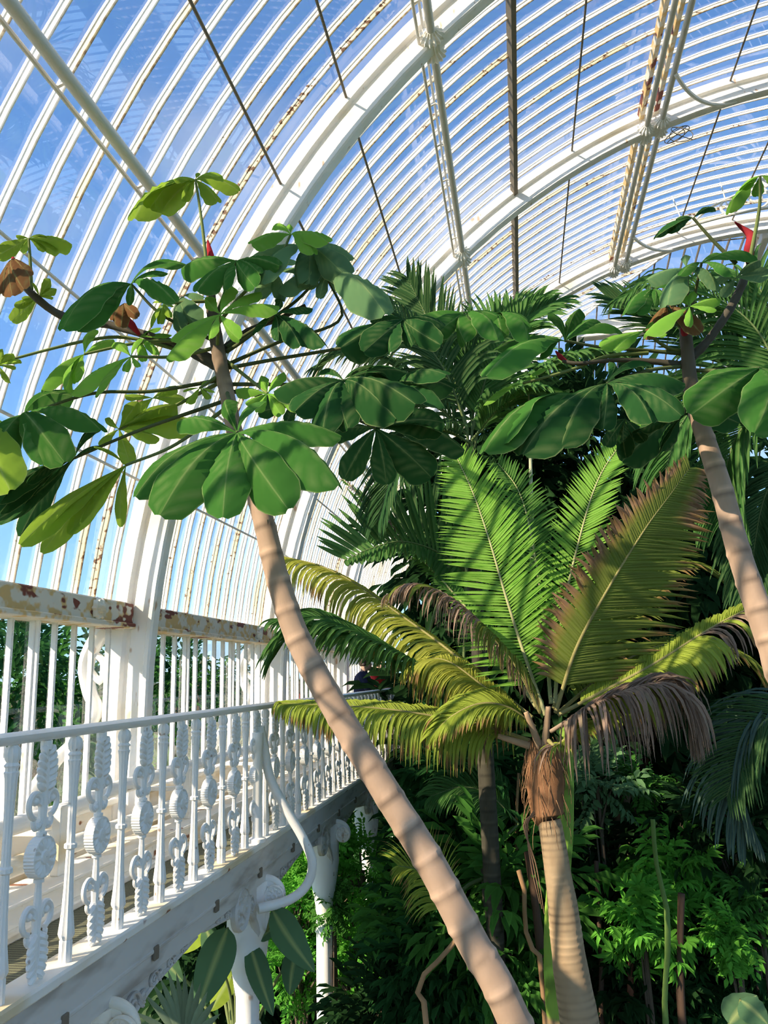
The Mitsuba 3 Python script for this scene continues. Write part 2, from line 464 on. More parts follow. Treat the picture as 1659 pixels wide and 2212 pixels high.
# the scrolled buttress outside each rib, seen through the windows
sc = np.array([(-.10, .55), (-.24, .40), (-.33, .18), (-.28, -.08), (-.20, -.25), (-.34, -.45), (-.62, -.72), (-.80, -1.02), (-.70, -1.2), (-.55, -1.1)])
for k in range(0, 3):
    y = RIB0 + k * BAY
    P = np.stack([XW + sc[:, 0], np.full(len(sc), y), EYE + sc[:, 1]], 1)
    inner = np.stack([XW - .08 + 0 * sc[:4, 0], np.full(4, y), EYE + np.linspace(.5, -1.25, 4)], 1)
    m = join(tube(spline(P, 40), np.interp(np.linspace(0, 1, 40), [0, .3, .5, .8, 1], [.09, .07, .05, .08, .04]), 8), tube(inner, .06, 8),
             tube(spline([(XW - .33, y, EYE + .18), (XW - .18, y, EYE + .02), (XW - .16, y, EYE + .2), (XW - .26, y, EYE + .28)], 16), .035, 6))
    put('wall_left__buttress_scroll', mikit.ply(m, 'white_paint', smooth=40))

# floor of the planted house, ground and outside
struct('floor')
scene['floor'] = mikit.ply(box(-9.5, 20, -14, 32, -.3, 0), 'soil')
scene['ground_outside'] = mikit.ply(join(box(-140, -9.5, -120, 160, -.4, -.1), box(20, 140, -120, 160, -.4, -.1), box(-9.5, 20, 32, 160, -.4, -.1), box(-9.5, 20, -120, -14, -.4, -.1)), 'grass')
labels['ground_outside'] = {'kind': 'structure'}


# ------------------------------------------------------------------ where the plants stand (metres)
CEC1_TRUNK = ([[-1.752, 4.3, 11.374], [-1.741, 4.28, 11.208], [-1.712, 4.26, 11.013], [-1.662, 4.24, 10.762], [-1.608, 4.22, 10.547], [-1.541, 4.2, 10.267], [-1.463, 4.18, 10.078], [-1.365, 4.16, 9.774], [-1.274, 4.14, 9.433], [-1.166, 4.12, 9.13], [-1.037, 4.1, 8.887], [-0.867, 4.08, 8.608], [-0.682, 4.06, 8.322], [-0.486, 4.04, 8.019], [-0.302, 4.02, 7.684], [-0.108, 4.0, 7.323]], [np.float64(0.0215), np.float64(0.0284), np.float64(0.0378), np.float64(0.0427), np.float64(0.0434), np.float64(0.0479), np.float64(0.0524), np.float64(0.0577), np.float64(0.0627), np.float64(0.0661), np.float64(0.0684), np.float64(0.0702), np.float64(0.0717), np.float64(0.073), np.float64(0.075), np.float64(0.0767)])
CEC2_TRUNK = ([[1.049, 4.55, 10.886], [1.043, 4.522, 10.702], [1.035, 4.494, 10.468], [1.049, 4.467, 10.266], [1.074, 4.439, 10.096], [1.116, 4.411, 9.826], [1.151, 4.383, 9.518], [1.191, 4.356, 9.271], [1.242, 4.328, 9.009], [1.314, 4.3, 8.692]], [np.float64(0.0296), np.float64(0.0359), np.float64(0.0405), np.float64(0.0463), np.float64(0.0507), np.float64(0.0559), np.float64(0.0595), np.float64(0.0631), np.float64(0.0664), np.float64(0.0681)])
CEC1_LEAVES = [([-1.296, 3.55, 10.079], [0.05, -0.72, 0.69], 0.43, 0, 0.1, [[-1.644, 3.193, 9.731, 0.255], [-1.471, 3.096, 9.618, 0.241], [-1.192, 3.092, 9.594, 0.192], [-0.939, 3.131, 9.616, 0.212], [-0.723, 3.276, 9.752, 0.26], [-0.784, 3.561, 10.053, 0.22], [-1.261, 3.789, 10.332, 0.099], [-1.451, 3.789, 10.359, 0.102], [-1.663, 3.653, 10.213, 0.151]], [[-1.296, 3.55, 10.079], [-1.422, 3.8, 10.304], [-1.62, 4.25, 10.573]]), ([-0.839, 3.9, 10.438], [0.0, -0.45, 0.89], 0.5, 1, 0.1, [[-1.206, 3.836, 10.405, 0.187], [-1.001, 3.554, 10.185, 0.162], [-0.876, 3.554, 10.063, 0.166], [-0.771, 3.608, 10.097, 0.142], [-0.519, 3.502, 10.097, 0.194], [-0.422, 3.439, 10.142, 0.222], [-0.53, 4.154, 10.565, 0.181], [-0.728, 4.094, 10.587, 0.092], [-1.014, 4.077, 10.58, 0.087]], [[-0.839, 3.9, 10.438], [-1.154, 4.1, 10.519], [-1.617, 4.28, 10.627]]), ([-0.603, 4.1, 10.456], [0.1, -0.35, 0.93], 0.5, 1, 0.1, [[-0.504, 3.889, 10.224, 0.103], [-0.286, 3.727, 10.207, 0.179], [-0.312, 4.481, 10.584, 0.178], [-0.292, 3.751, 10.386, 0.164], [-0.714, 3.875, 10.473, 0.101]], None), ([-0.776, 4.5, 10.355], [0.05, 0.62, 0.78], 0.46, 1, 0.14, [[-0.255, 4.612, 10.232, 0.251], [-0.488, 4.784, 10.111, 0.209], [-0.772, 4.823, 10.098, 0.165], [-1.032, 4.787, 10.143, 0.169], [-1.065, 4.522, 10.356, 0.132], [-0.89, 4.357, 10.476, 0.101], [-0.616, 4.357, 10.458, 0.099], [-0.361, 4.467, 10.354, 0.19]], [[-0.776, 4.5, 10.355], [-1.068, 4.4, 10.477], [-1.602, 4.28, 10.582]]), ([-2.365, 3.9, 10.123], [-0.25, 0.55, 0.8], 0.23, 1, 0.12, [[-2.869, 3.936, 9.94, 0.12], [-2.922, 4.065, 9.835, 0.131], [-2.847, 4.176, 9.782, 0.122], [-2.653, 3.924, 10.016, 0.068], [-2.402, 3.725, 10.232, 0.048], [-2.156, 3.782, 10.269, 0.057], [-2.207, 3.881, 10.185, 0.038], [-2.873, 4.009, 9.889, 0.119]], [[-2.365, 3.9, 10.123], [-2.04, 4.0, 10.287], [-1.628, 4.25, 10.516]]), ([-2.004, 3.8, 10.031], [-0.45, 0.35, 0.82], 0.2, 3, 0.06, [[-2.623, 3.854, 9.668, 0.14], [-2.574, 3.979, 9.642, 0.128], [-2.413, 3.981, 9.729, 0.095], [-2.2, 4.125, 9.785, 0.069], [-2.064, 3.586, 10.089, 0.045]], [[-2.004, 3.8, 10.031], [-1.817, 4.0, 10.189], [-1.618, 4.25, 10.473]]), ([-2.618, 3.8, 10.36], [0.1, -0.55, 0.83], 0.55, 0, 0.14, [[-2.1, 3.699, 10.23, 0.268], [-2.609, 4.214, 10.633, 0.18], [-2.218, 3.434, 9.986, 0.203], [-2.602, 3.66, 10.228, 0.073], [-2.532, 3.402, 9.977, 0.208], [-2.131, 3.392, 9.98, 0.227]], [[-2.618, 3.8, 10.36], [-2.303, 3.95, 10.512], [-2.013, 4.1, 10.554], [-1.661, 4.28, 10.661]]), ([-2.718, 3.7, 10.314], [0.49, -0.39, 0.78], 0.45, 3, 0.1, [[-2.315, 3.251, 9.822, 0.202], [-2.57, 3.356, 9.944, 0.15], [-2.512, 3.56, 10.116, 0.095]], None), ([-2.241, 4.15, 10.358], [-0.2, 0.45, 0.87], 0.42, 3, 0.06, [[-2.286, 4.059, 10.394, 0.045], [-2.054, 4.014, 10.471, 0.091], [-1.866, 4.093, 10.474, 0.16], [-1.799, 4.24, 10.413, 0.191], [-2.05, 4.285, 10.332, 0.099], [-2.393, 4.208, 10.293, 0.064], [-2.292, 4.392, 10.22, 0.099]], [[-2.241, 4.15, 10.358], [-1.943, 4.2, 10.483], [-1.641, 4.28, 10.659]]), ([-2.052, 3.9, 10.69], [0.0, -0.82, 0.57], 0.4, 2, 0.05, [[-2.311, 3.731, 10.447, 0.157], [-2.161, 3.707, 10.413, 0.125], [-2.226, 4.014, 10.854, 0.071], [-2.07, 4.018, 10.86, 0.055], [-2.043, 3.821, 10.576, 0.039], [-1.972, 3.84, 10.604, 0.035]], [[-2.052, 3.9, 10.69], [-1.877, 4.1, 10.755], [-1.694, 4.28, 10.87]]), ([-2.397, 4.0, 10.779], [0.0, -0.75, 0.66], 0.4, 2, 0.06, [[-2.506, 3.755, 10.5, 0.136], [-2.355, 3.713, 10.453, 0.115], [-2.33, 3.8, 10.536, 0.079], [-2.29, 4.128, 10.924, 0.081], [-2.476, 4.209, 11.054, 0.083], [-2.526, 3.883, 10.645, 0.088]], [[-2.397, 4.0, 10.779], [-2.111, 4.1, 10.865], [-1.889, 4.25, 10.922]]), ([-1.533, 3.9, 10.889], [0.05, -0.85, 0.52], 0.42, 2, 0.05, [[-1.212, 3.954, 10.946, 0.139], [-1.35, 4.03, 11.084, 0.112], [-1.545, 4.067, 11.162, 0.09], [-1.67, 3.997, 11.06, 0.072], [-1.777, 3.789, 10.73, 0.131], [-1.763, 3.708, 10.597, 0.163], [-1.547, 3.788, 10.707, 0.066], [-1.387, 3.778, 10.676, 0.087]], [[-1.533, 3.9, 10.889], [-1.663, 4.2, 10.863], [-1.677, 4.28, 10.75]]), ([-1.278, 4.1, 10.955], [0.05, -0.75, 0.66], 0.42, 1, 0.06, [[-1.369, 3.955, 10.797, 0.076], [-1.199, 3.92, 10.724, 0.075], [-1.053, 3.818, 10.644, 0.118], [-0.925, 3.862, 10.658, 0.163], [-1.075, 4.164, 11.013, 0.093], [-1.276, 4.239, 11.136, 0.058], [-1.447, 4.192, 11.072, 0.071]], [[-1.278, 4.1, 10.955], [-1.462, 4.2, 10.886], [-1.635, 4.28, 10.835]]), ([-1.826, 4.2, 11.965], [0.1, -0.35, 0.93], 0.46, 3, 0.1, [[-2.51, 4.726, 12.158, 0.24], [-2.314, 4.584, 12.107, 0.175], [-2.204, 4.534, 12.019, 0.149], [-1.977, 4.379, 11.959, 0.077], [-1.783, 4.463, 11.986, 0.106], [-1.637, 4.453, 12.04, 0.141], [-1.606, 4.086, 11.899, 0.089], [-1.775, 4.135, 11.966, 0.028], [-1.949, 4.153, 11.961, 0.06]], [[-1.826, 4.2, 11.965], [-1.8, 4.22, 11.776], [-1.77, 4.26, 11.449], [-1.761, 4.3, 11.189]]), ([-1.212, 4.2, 11.512], [0.0, -0.55, 0.83], 0.46, 2, 0.08, [[-1.352, 3.909, 11.32, 0.124], [-1.374, 4.366, 11.704, 0.077], [-1.247, 4.29, 11.645, 0.042], [-0.926, 3.926, 11.29, 0.125], [-1.013, 3.976, 11.259, 0.103], [-1.16, 4.294, 11.579, 0.04]], [[-1.212, 4.2, 11.512], [-1.299, 4.22, 11.37], [-1.551, 4.28, 11.187], [-1.704, 4.3, 11.03]]), ([-1.135, 4.35, 11.509], [0.1, -0.7, 0.7], 0.46, 4, 0.1, [[-1.49, 4.106, 11.315, 0.208], [-1.307, 3.899, 11.083, 0.194], [-1.142, 4.067, 11.133, 0.129], [-1.068, 4.079, 11.134, 0.125], [-0.857, 4.009, 11.121, 0.157], [-0.832, 4.225, 11.34, 0.143], [-0.975, 4.3, 11.436, 0.074]], [[-1.135, 4.35, 11.509], [-1.087, 4.4, 11.38], [-1.236, 4.4, 11.18], [-1.643, 4.3, 10.874]]), ([-1.495, 4.05, 11.291], [-0.05, -0.75, 0.66], 0.5, 0, 0.08, [[-1.876, 4.115, 11.336, 0.18], [-1.638, 3.819, 11.018, 0.152], [-1.494, 3.83, 11.007, 0.109], [-1.32, 3.822, 11.003, 0.115], [-1.301, 3.864, 11.105, 0.093], [-1.207, 3.921, 11.167, 0.136]], [[-1.495, 4.05, 11.291], [-1.61, 4.2, 11.214], [-1.72, 4.3, 11.062]]), ([-1.384, 4.4, 11.384], [0.1, -0.5, 0.86], 0.5, 4, 0.1, [[-1.291, 4.602, 11.578, 0.097], [-1.086, 4.397, 11.347, 0.15], [-1.262, 4.192, 11.111, 0.105], [-1.615, 4.627, 11.631, 0.115], [-1.405, 4.194, 11.128, 0.101]], None), ([-1.017, 4.3, 11.264], [0.1, -0.65, 0.75], 0.46, 4, 0.12, [[-1.257, 4.085, 11.11, 0.147], [-1.087, 4.15, 11.123, 0.066], [-0.902, 4.146, 11.083, 0.071], [-0.742, 4.114, 11.066, 0.133], [-0.601, 3.809, 10.791, 0.223], [-1.025, 4.144, 11.061, 0.071]], [[-1.017, 4.3, 11.264], [-0.961, 4.4, 11.028], [-1.339, 4.35, 10.895], [-1.656, 4.3, 10.756]]), ([-2.15, 4.05, 11.22], [-0.05, -0.55, 0.83], 0.33, 0, 0.1, [[-2.22, 3.474, 10.722, 0.178], [-2.187, 3.573, 10.751, 0.149], [-2.159, 3.747, 10.887, 0.096], [-2.074, 3.901, 11.015, 0.05], [-1.92, 3.868, 11.058, 0.061], [-2.011, 4.457, 11.569, 0.127], [-2.058, 4.326, 11.44, 0.085], [-1.716, 3.699, 10.918, 0.117]], [[-2.15, 4.05, 11.22], [-1.995, 4.15, 11.052], [-1.724, 4.28, 10.918]]), ([-1.956, 4.35, 11.266], [-0.1, -0.8, 0.6], 0.55, 4, 0.1, [[-1.871, 4.108, 10.946, 0.132], [-1.766, 4.096, 10.944, 0.141], [-1.796, 4.297, 11.222, 0.081], [-2.077, 4.316, 11.2, 0.078]], None), ([-2.805, 4.0, 11.569], [0.05, 0.4, 0.91], 0.44, 3, 0.1, [[-3.078, 4.097, 11.542, 0.104], [-2.872, 3.974, 11.584, 0.032], [-2.68, 3.987, 11.568, 0.052], [-2.651, 4.094, 11.519, 0.082], [-2.541, 4.049, 11.533, 0.119], [-2.897, 4.087, 11.536, 0.045], [-2.737, 4.082, 11.53, 0.05]], [[-2.805, 4.0, 11.569], [-2.8, 4.02, 11.441], [-2.798, 4.05, 11.257]]), ([-2.765, 4.08, 11.22], [0.2, 0.3, 0.93], 0.36, 3, 0.03, [[-2.986, 4.181, 11.235, 0.062], [-3.099, 4.326, 11.22, 0.088], [-2.718, 3.961, 11.248, 0.04], [-2.574, 3.908, 11.234, 0.059], [-2.585, 3.988, 11.211, 0.052], [-2.658, 4.063, 11.202, 0.036], [-2.892, 4.111, 11.237, 0.04]], [[-2.765, 4.08, 11.22], [-2.78, 4.06, 11.215]]), ([-2.906, 3.95, 10.736], [0.21, 0.31, 0.93], 0.36, 3, 0.03, [[-2.702, 3.845, 10.725, 0.056], [-2.777, 3.927, 10.714, 0.043], [-2.928, 4.096, 10.692, 0.05], [-2.711, 3.806, 10.743, 0.052], [-2.786, 3.818, 10.778, 0.045]], [[-2.906, 3.95, 10.736], [-2.825, 3.97, 10.779], [-2.438, 4.1, 10.912], [-2.25, 4.25, 10.973], [-1.909, 4.3, 10.87]]), ([-1.986, 4.15, 11.123], [0.1, -0.5, 0.86], 0.36, 3, 0.05, [[-1.989, 3.964, 10.908, 0.065], [-1.941, 4.011, 10.938, 0.05], [-1.89, 4.038, 10.983, 0.041], [-2.103, 4.242, 11.198, 0.033], [-1.887, 4.072, 11.063, 0.028]], [[-1.986, 4.15, 11.123], [-1.865, 4.25, 11.17], [-1.752, 4.3, 11.188]]), ([-2.164, 4.2, 10.943], [0.0, -0.6, 0.8], 0.36, 2, 0.05, [[-2.043, 4.03, 10.728, 0.062], [-1.949, 4.009, 10.753, 0.069], [-1.972, 4.234, 10.968, 0.071], [-2.116, 4.375, 11.092, 0.059]], None), ([-1.273, 3.95, 10.421], [0.05, -0.8, 0.6], 0.4, 2, 0.04, [[-1.47, 3.984, 10.483, 0.078], [-1.355, 4.069, 10.586, 0.057], [-1.226, 4.091, 10.605, 0.068], [-1.015, 3.891, 10.321, 0.105], [-1.166, 3.837, 10.262, 0.063], [-1.296, 3.85, 10.29, 0.049], [-1.38, 3.897, 10.359, 0.053]], [[-1.273, 3.95, 10.421], [-1.443, 4.15, 10.592], [-1.634, 4.28, 10.775]]), ([-1.725, 4.1, 10.548], [0.0, -0.71, 0.71], 0.4, 3, 0.04, [[-1.743, 3.974, 10.422, 0.049], [-1.627, 4.0, 10.448, 0.04], [-1.827, 4.097, 10.545, 0.041], [-1.703, 4.169, 10.617, 0.029], [-1.614, 4.054, 10.502, 0.042]], [[-1.725, 4.1, 10.548], [-1.665, 4.25, 10.679]]), ([-0.521, 4.0, 10.798], [0.05, -0.72, 0.69], 0.52, 1, 0.1, [[-0.819, 3.774, 10.583, 0.198], [-0.684, 3.728, 10.525, 0.154], [-0.577, 3.773, 10.534, 0.115], [-0.459, 3.827, 10.583, 0.089], [-0.322, 3.765, 10.538, 0.141], [-0.296, 3.942, 10.721, 0.12], [-0.707, 4.011, 10.822, 0.097]], [[-0.521, 4.0, 10.798], [-0.716, 4.05, 10.718], [-0.898, 4.1, 10.71], [-1.293, 4.2, 10.725], [-1.633, 4.28, 10.731]]), ([-0.208, 4.2, 10.899], [0.05, -0.72, 0.69], 0.6, 0, 0.1, [[-0.492, 4.144, 10.861, 0.175], [-0.352, 3.998, 10.699, 0.133], [-0.206, 4.0, 10.645, 0.118], [-0.014, 3.96, 10.634, 0.17], [-0.016, 4.164, 10.848, 0.118]], [[-0.208, 4.2, 10.899], [-0.37, 4.2, 10.79], [-0.524, 4.15, 10.728]]), ([-0.034, 4.3, 10.925], [0.1, -0.75, 0.66], 0.55, 0, 0.12, [[0.148, 4.076, 10.642, 0.163], [0.149, 4.253, 10.844, 0.108], [0.003, 4.123, 10.704, 0.096], [0.172, 4.214, 10.796, 0.129]], None), ([-1.197, 4.25, 10.479], [0.0, 0.5, 0.86], 0.5, 1, 0.08, [[-1.062, 4.371, 10.409, 0.097], [-1.291, 4.382, 10.403, 0.072], [-1.438, 4.305, 10.447, 0.117], [-0.978, 4.255, 10.476, 0.109]], None), ([-2.887, 3.98, 11.435], [-0.11, -0.84, 0.53], 0.5, 5, 0.08, [[-2.771, 3.744, 11.108, 0.119], [-2.699, 3.718, 11.065, 0.134], [-2.654, 3.741, 11.105, 0.124], [-2.663, 3.803, 11.218, 0.092]], None), ([-2.243, 4.15, 11.154], [-0.11, -0.84, 0.53], 0.5, 5, 0.08, [[-2.265, 4.063, 11.011, 0.066], [-2.163, 3.981, 10.928, 0.085], [-2.085, 4.004, 10.988, 0.074]], None), ([-1.962, 4.4, 11.26], [-0.11, -0.84, 0.53], 0.5, 5, 0.08, [[-1.854, 4.137, 10.913, 0.131], [-1.763, 4.127, 10.914, 0.138]], None), ([-2.11, 4.3, 10.59], [-0.1, 0.3, 0.95], 0.45, 3, 0.05, [[-2.273, 4.389, 10.545, 0.068], [-2.248, 4.216, 10.602, 0.073], [-1.925, 4.353, 10.593, 0.087], [-1.928, 4.222, 10.634, 0.078]], None)]
CEC2_LEAVES = [([0.347, 4.3, 10.716], [0.0, -0.42, 0.91], 0.4, 0, 0.1, [[-0.086, 3.746, 10.377, 0.21], [-0.028, 4.632, 10.869, 0.162], [0.28, 4.07, 10.794, 0.082], [0.411, 4.039, 10.791, 0.093], [0.716, 4.679, 10.935, 0.147], [0.594, 4.583, 10.949, 0.11], [0.192, 4.101, 10.556, 0.077]], [[0.347, 4.3, 10.716], [0.557, 4.4, 10.699], [0.825, 4.5, 10.694], [1.046, 4.55, 10.671]]), ([0.535, 4.15, 10.391], [0.05, -0.72, 0.69], 0.44, 1, 0.1, [[0.064, 3.691, 9.946, 0.269], [0.244, 3.735, 9.979, 0.196], [0.469, 3.876, 10.081, 0.117], [0.701, 3.88, 10.097, 0.145], [0.846, 3.921, 10.129, 0.185], [0.935, 4.17, 10.383, 0.175], [0.791, 4.345, 10.576, 0.12], [0.613, 4.309, 10.573, 0.068]], [[0.535, 4.15, 10.391], [0.796, 4.4, 10.537], [1.049, 4.55, 10.6]]), ([0.37, 4.25, 10.384], [-0.1, -0.5, 0.86], 0.38, 0, 0.08, [[-0.119, 3.624, 9.963, 0.24], [-0.048, 3.672, 9.988, 0.209], [0.076, 3.839, 10.07, 0.149], [0.013, 4.01, 10.203, 0.149]], None), ([1.283, 4.1, 10.387], [-0.05, -0.75, 0.66], 0.56, 0, 0.1, [[0.897, 3.884, 10.113, 0.237], [0.995, 4.049, 10.307, 0.161], [1.13, 3.717, 9.96, 0.209], [1.314, 3.774, 10.019, 0.193], [1.426, 4.118, 10.418, 0.078]], [[1.283, 4.1, 10.387], [1.185, 4.4, 10.5], [1.056, 4.55, 10.571]]), ([0.984, 4.5, 10.296], [0.0, 0.45, 0.89], 0.5, 1, 0.1, [[0.672, 4.809, 10.14, 0.218], [0.866, 4.746, 10.172, 0.131], [0.744, 4.559, 10.266, 0.125], [1.288, 4.579, 10.256, 0.148], [1.182, 4.471, 10.311, 0.1]], [[0.984, 4.5, 10.296], [1.037, 4.55, 10.433]]), ([1.06, 4.4, 11.127], [0.0, -0.71, 0.71], 0.52, 4, 0.1, [[0.833, 4.335, 11.062, 0.116], [0.876, 4.131, 10.817, 0.139], [1.005, 4.289, 10.985, 0.058], [1.134, 4.262, 10.989, 0.077], [1.146, 4.157, 10.879, 0.121], [1.088, 4.511, 11.278, 0.057]], [[1.06, 4.4, 11.127], [1.072, 4.5, 11.004], [1.054, 4.55, 10.856]]), ([1.004, 4.2, 10.804], [0.0, -0.8, 0.6], 0.4, 2, 0.04, [[1.18, 4.241, 10.859, 0.069], [1.131, 4.165, 10.758, 0.056], [0.968, 4.083, 10.648, 0.05], [0.866, 4.131, 10.712, 0.059], [0.733, 4.072, 10.634, 0.116], [1.07, 4.323, 10.958, 0.049], [0.987, 4.289, 10.923, 0.039]], [[1.004, 4.2, 10.804], [1.027, 4.4, 10.819], [1.05, 4.55, 10.77]]), ([0.86, 4.35, 10.996], [-0.1, -0.65, 0.75], 0.5, 0, 0.1, [[0.662, 4.149, 10.795, 0.114], [0.723, 4.159, 10.788, 0.094], [0.835, 4.232, 10.843, 0.058], [0.989, 4.38, 11.039, 0.065], [0.907, 4.219, 10.856, 0.063]], [[0.86, 4.35, 10.996], [0.972, 4.5, 10.899], [1.048, 4.55, 10.799]]), ([1.117, 4.3, 11.101], [0.05, -0.6, 0.8], 0.46, 0, 0.08, [[1.482, 4.524, 11.246, 0.15], [1.214, 4.083, 10.913, 0.095], [1.275, 4.451, 11.23, 0.069], [0.966, 4.15, 10.977, 0.068]], [[1.117, 4.3, 11.101], [1.11, 4.5, 11.0], [1.058, 4.55, 10.798]]), ([1.126, 4.4, 11.436], [-0.1, -0.3, 0.95], 0.4, 1, 0.08, [[0.95, 4.641, 11.494, 0.101], [1.018, 4.597, 11.487, 0.071], [1.2, 4.21, 11.384, 0.062], [1.008, 4.296, 11.391, 0.043]], [[1.126, 4.4, 11.436], [1.233, 4.45, 11.308], [1.357, 4.5, 11.175]]), ([1.481, 4.3, 11.59], [0.1, -0.5, 0.86], 0.5, 2, 0.1, [[1.385, 4.625, 11.589, 0.143], [1.419, 4.448, 11.623, 0.066], [1.499, 4.445, 11.56, 0.064], [1.647, 4.457, 11.612, 0.075]], [[1.481, 4.3, 11.59], [1.487, 4.4, 11.45], [1.435, 4.5, 11.194]]), ([0.774, 4.3, 10.731], [0.0, -0.6, 0.8], 0.34, 2, 0.04, [[0.523, 4.125, 10.599, 0.088], [0.588, 4.09, 10.565, 0.069], [0.877, 4.42, 10.844, 0.04], [0.878, 4.221, 10.672, 0.043]], [[0.774, 4.3, 10.731], [0.928, 4.5, 10.704], [1.037, 4.55, 10.686]]), ([0.102, 4.3, 10.486], [0.0, -0.55, 0.83], 0.34, 2, 0.04, [[-0.121, 4.017, 10.298, 0.095], [-0.041, 4.144, 10.382, 0.058], [0.199, 4.424, 10.568, 0.039], [0.246, 4.495, 10.653, 0.064]], [[0.102, 4.3, 10.486], [0.368, 4.4, 10.577], [0.584, 4.45, 10.66], [0.823, 4.5, 10.68]]), ([0.958, 4.5, 10.973], [0.0, -0.85, 0.53], 0.34, 5, 0.08, [[0.796, 4.334, 10.708, 0.089], [0.854, 4.343, 10.722, 0.076], [1.078, 4.34, 10.717, 0.09]], None), ([1.332, 4.45, 11.064], [0.05, 0.41, 0.91], 0.5, 4, 0.08, [[1.5, 4.431, 11.063, 0.085], [1.432, 4.341, 11.107, 0.077], [1.181, 4.441, 11.077, 0.075], [1.279, 4.568, 11.015, 0.068]], None), ([0.662, 4.5, 10.295], [0.0, 0.3, 0.95], 0.45, 1, 0.08, [[0.577, 4.739, 10.22, 0.09], [0.681, 4.761, 10.147, 0.106], [0.788, 4.718, 10.226, 0.081], [0.537, 4.55, 10.279, 0.06]], None)]
CEC1_BRANCHES = [([[-1.676, 4.3, 10.758], [-1.85, 4.3, 10.87], [-2.124, 4.3, 10.988], [-2.405, 4.3, 11.097], [-2.629, 4.2, 11.118], [-2.722, 4.12, 11.161], [-2.78, 4.06, 11.215], [-2.831, 4.04, 11.265]], [np.float64(0.0363), np.float64(0.0282), np.float64(0.0257), np.float64(0.0261), np.float64(0.0272), np.float64(0.0283), np.float64(0.0253), np.float64(0.0225)]), ([[-1.67, 4.3, 10.728], [-1.819, 4.3, 10.816], [-1.978, 4.25, 10.916], [-2.105, 4.2, 10.961]], [np.float64(0.0251), np.float64(0.0169), np.float64(0.014), np.float64(0.0126)]), ([[-1.701, 4.3, 10.82], [-1.633, 4.35, 10.924], [-1.532, 4.4, 11.021], [-1.354, 4.4, 11.07], [-1.177, 4.4, 11.143]], [np.float64(0.028), np.float64(0.0184), np.float64(0.0157), np.float64(0.0143), np.float64(0.0128)])]
CEC2_BRANCHES = [([[1.058, 4.55, 10.641], [1.17, 4.55, 10.744], [1.303, 4.55, 10.916], [1.397, 4.55, 11.08], [1.454, 4.55, 11.205]], [np.float64(0.0293), np.float64(0.0227), np.float64(0.0241), np.float64(0.0242), np.float64(0.0189)]), ([[1.039, 4.55, 10.601], [0.819, 4.5, 10.63], [0.633, 4.45, 10.633], [0.422, 4.4, 10.614], [0.333, 4.4, 10.636]], [np.float64(0.0239), np.float64(0.0173), np.float64(0.0132), np.float64(0.0119), np.float64(0.0106)])]
CEC1_BUDS = [([[-1.752, 4.3, 11.355], [-1.757, 4.3, 11.469], [-1.777, 4.3, 11.598]], [np.float64(0.0215), np.float64(0.0274), np.float64(0.0058)]), ([[-2.822, 4.04, 11.264], [-2.869, 4.02, 11.326], [-2.885, 4.0, 11.394], [-2.902, 4.0, 11.454]], [np.float64(0.0225), np.float64(0.0337), np.float64(0.0281), np.float64(0.0084)]), ([[-2.165, 4.2, 10.967], [-2.222, 4.2, 11.045], [-2.254, 4.2, 11.103]], [np.float64(0.0112), np.float64(0.0239), np.float64(0.0071)]), ([[-2.637, 3.8, 10.321], [-2.649, 3.8, 10.333], [-2.664, 3.8, 10.339]], [np.float64(0.0102), np.float64(0.0178), np.float64(0.0064)])]
CEC2_BUDS = [([[1.448, 4.55, 11.197], [1.452, 4.55, 11.279], [1.472, 4.55, 11.365], [1.423, 4.55, 11.431], [1.38, 4.5, 11.437]], [np.float64(0.0215), np.float64(0.0297), np.float64(0.0271), np.float64(0.0136), np.float64(0.004)]), ([[0.356, 4.4, 10.634], [0.327, 4.4, 10.659], [0.299, 4.4, 10.701]], [np.float64(0.0079), np.float64(0.0159), np.float64(0.004)]), ([[1.042, 4.52, 10.744], [1.034, 4.5, 10.801], [1.03, 4.48, 10.855]], [np.float64(0.0186), np.float64(0.0213), np.float64(0.008)])]
